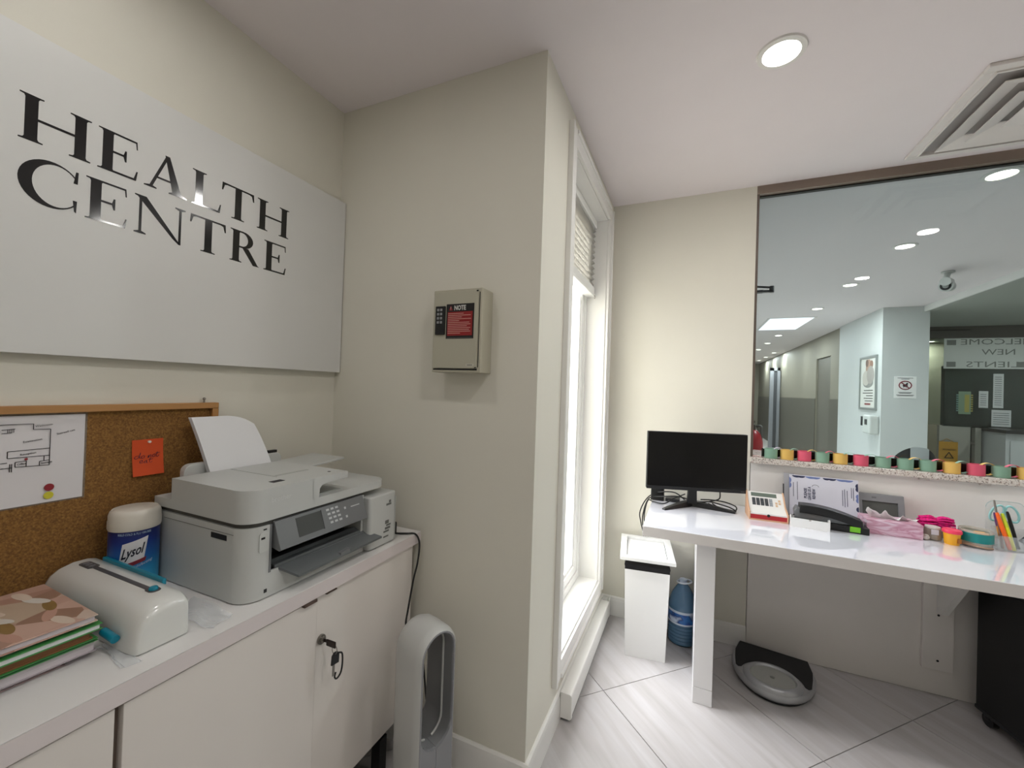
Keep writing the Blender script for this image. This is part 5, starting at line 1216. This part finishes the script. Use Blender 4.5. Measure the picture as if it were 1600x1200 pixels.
t = thing('security_camera', 'white bullet security camera hanging from the hall ceiling', 'camera', (2.03, 4.82, CZ))
CW = mat('camera_white', '#B9BBB8', .35)
MB(t).cyl((2.05, 4.86, CZ - .012), (2.05, 4.86, CZ), .045).build('mount_plate', CW)
MB(t).tube([(2.05, 4.86, CZ - .01), (2.035, 4.85, CZ - .06), (2.03, 4.84, CZ - .085)], .022, 10).build('stem', CW)
MB(t).tube([(2.095, 4.95, 2.415), (1.985, 4.74, 2.375)], .047, 20).build('barrel', CW)
MB(t).tube([(2.10, 4.96, 2.455), (1.965, 4.70, 2.405)], .036, 14).build('sun_shield', CW)
MB(t).tube([(1.9855, 4.741, 2.3752), (1.9815, 4.733, 2.3737)], .036, 18).build('lens', mat('lens_dark', '#2a2c2e', .1))
MB(t).tube([(1.9825, 4.735, 2.3741), (1.9795, 4.729, 2.3730)], .020, 14).build('lens_ring', mat('lens_ring_grey', '#8f9290', .3))

t = thing('welcome_banner', 'white banner seen from behind with WELCOME NEW CLIENTS in reverse', 'banner', (3.9, 8.03, 1.86))
BNY = 8.0
MB(t).box(3.346, BNY - .006, 1.862, 4.50, BNY - .002, 2.298).build('banner_sheet', mat('banner_white', '#F0F2EC', .6))
GL = mat('showthrough_grey', '#8F918B', .6)
mb = MB(t)
for s_, z_, w in (('WELCOME', 2.205, .80), ('NEW', 2.06, .34), ('CLIENTS', 1.885, .66)):
    mb.text(s_, .115, (3.925 + w / 2, BNY - .0068, z_), (-1, 0, 0), (0, 0, 1), .0003, fit=w)
mb.build('reversed_lettering', GL, smooth=False)
for x_, z_ in ((3.375, 2.20), (3.375, 1.885), (4.10, 1.885), (4.16, 2.20)):
    MB(t).box(x_, BNY - .0075, z_, x_ + .10, BNY - .006, z_ + .075).build('tape_patch', GL)

for lab, x0_, z0_, x1_, z1_ in (('narrow white notice on the office glass, upper right', 3.873, 1.314, 3.978, 1.793), ('small white notice on the office glass, middle', 3.728, 1.31, 3.824, 1.546), ('wide grey notice low on the office glass, right', 3.862, 1.055, 4.058, 1.288)):
    t = flat_sheet('notice_sheet', lab, 'notice', BNY - .001, x0_, z0_, x1_, z1_, WP)
    mb = MB(t); z_ = z1_ - .05
    while z_ > z0_ + .03:
        mb.box(x0_ + .015, BNY - .0065, z_, x1_ - .02, BNY - .0050, z_ + .007); z_ -= .03
    mb.build('print', mat('print_mid_grey', '#70726f', .6), smooth=False)
t = flat_sheet('tear_off_notice', 'tear-off notice with green and yellow tabs on the office glass', 'notice', BNY - .001, 3.515, 1.21, 3.645, 1.535, mat('notice_green', '#8FA58C', .6))
for k in range(8):
    MB(t).box(3.492, BNY - .004, 1.25 + k * .032, 3.515, BNY - .002, 1.268 + k * .032).build('tab', mat('tab_teal', '#7FA59B', .6))
    MB(t).box(3.645, BNY - .004, 1.25 + k * .032, 3.668, BNY - .002, 1.268 + k * .032).build('tab', mat('tab_yellow', '#B9AE5C', .6))
MB(t).box(3.580, BNY - .0055, 1.24, 3.63, BNY - .004, 1.49).build('yellow_strip', mat('tab_yellow', '#B9AE5C', .6))

t = thing('reception_counter', 'second reception counter with dark top edge in the hall office', 'counter', (3.9, 7.7, 0))
MB(t).prism([(3.66, 1.0), (HX1 - .14, 1.0), (HX1 - .14, 1.04), (3.66, 1.04)], 'y', 7.30, 7.98).build('counter_top', mat('counter_dark', '#2C2B29', .3))
MB(t).box(3.70, 7.38, 0, HX1 - .14, 7.95, 1.0).build('counter_front', mat('counter_white', '#BDBFBE', .4))
MB(t).box(3.74, 7.365, .12, HX1 - .16, 7.38, .90).build('front_panel', mat('counter_white', '#BDBFBE', .4))
t = thing('half_door', 'pale half-height gate beside the second counter', 'gate', (3.40, 7.8, 0))
GW = mat('gate_pale', '#A6A49A', .45)
MB(t).box(3.25, 7.80, 0, 3.56, 7.84, 1.035).build('panel', GW)
MB(t).box(3.23, 7.79, 0, 3.26, 7.85, 1.045).build('post', GW)
MB(t).box(3.60, 7.78, 0, 3.66, 7.86, 1.03).build('post', GW)
MB(t).box(3.56, 7.795, .80, 3.60, 7.80, .84).build('latch', NICK)
t = thing('biohazard_bag', 'amber biohazard bag hanging on the pale gate', 'bag', (3.31, 7.76, .5))
mb = MB(t).sheet(lambda u, v: (3.215 + u * .20, 7.760 - .02 * math.sin(PI * u) * math.sin(PI * v), .46 + v * .36), 10, 10, .003); mb.build('bag', mat('bag_amber', '#B98A2C', .35))
mb = MB(t).text('BIOHAZARD', .034, (3.245, 7.732, .70), (1, 0, 0), (0, 0, 1), .0006, fit=.14)
tri = [(3.27, .595), (3.36, .595), (3.315, .675)]
for k in range(3): mb.tube([(tri[k][0], 7.734, tri[k][1]), (tri[(k + 1) % 3][0], 7.734, tri[(k + 1) % 3][1])], .005, 6)
mb.build('bag_print', INK, smooth=False)
MB(t).tube([(3.25, 7.77, .82), (3.31, 7.785, .86), (3.37, 7.77, .82)], .004, 6).build('strap', mat('bag_amber', '#B98A2C', .35))

t = thing('office_chair', 'black office chair with a grey back panel behind the ledge', 'chair', (1.64, 4.35, 0))
OC = mat('chair_black', '#17181A', .6); OG = mat('chair_grey_panel', '#A5A9AA', .5)
def backfn(u, v):
    x_ = 1.64 + (u - .5) * (.27 * (1 - .25 * v ** 3)); ztop_ = 1.01 - .09 * abs(2 * u - 1) ** 2.4
    return (x_, 4.31 - .05 * (1 - (2 * u - 1) ** 2), .55 + v * (ztop_ - .55))
MB(t).sheet(backfn, 14, 10, .03).build('backrest', OC)
def gfn(u, v):
    uu = .30 + .40 * u; ztop_ = 1.012 - .09 * abs(2 * uu - 1) ** 2.4
    return (1.64 + (uu - .5) * .27, 4.272 - .05 * (1 - (2 * uu - 1) ** 2), .62 + v * (ztop_ - .62))
MB(t).sheet(gfn, 8, 8, .006).build('back_panel', OG)
MB(t).box(1.40, 4.10, .43, 1.88, 4.32, .50, .03).box(1.42, 4.32, .43, 1.86, 4.58, .50, .03).build('seat', OC)
MB(t).cyl((1.64, 4.35, .08), (1.64, 4.35, .43), .025).build('column', OC)
for k in range(5):
    a = 2 * PI * k / 5
    MB(t).tube([(1.64, 4.35, .10), (1.64 + .28 * math.cos(a), 4.35 + .28 * math.sin(a), .055)], .022, 8, .014).ball((1.64 + .28 * math.cos(a), 4.35 + .28 * math.sin(a), .028), .028).build('foot', OC)
MB(t).prism([(1.60, .42), (1.68, .42), (1.67, .70), (1.61, .70)], 'y', 4.30, 4.325).build('back_bar', OC)
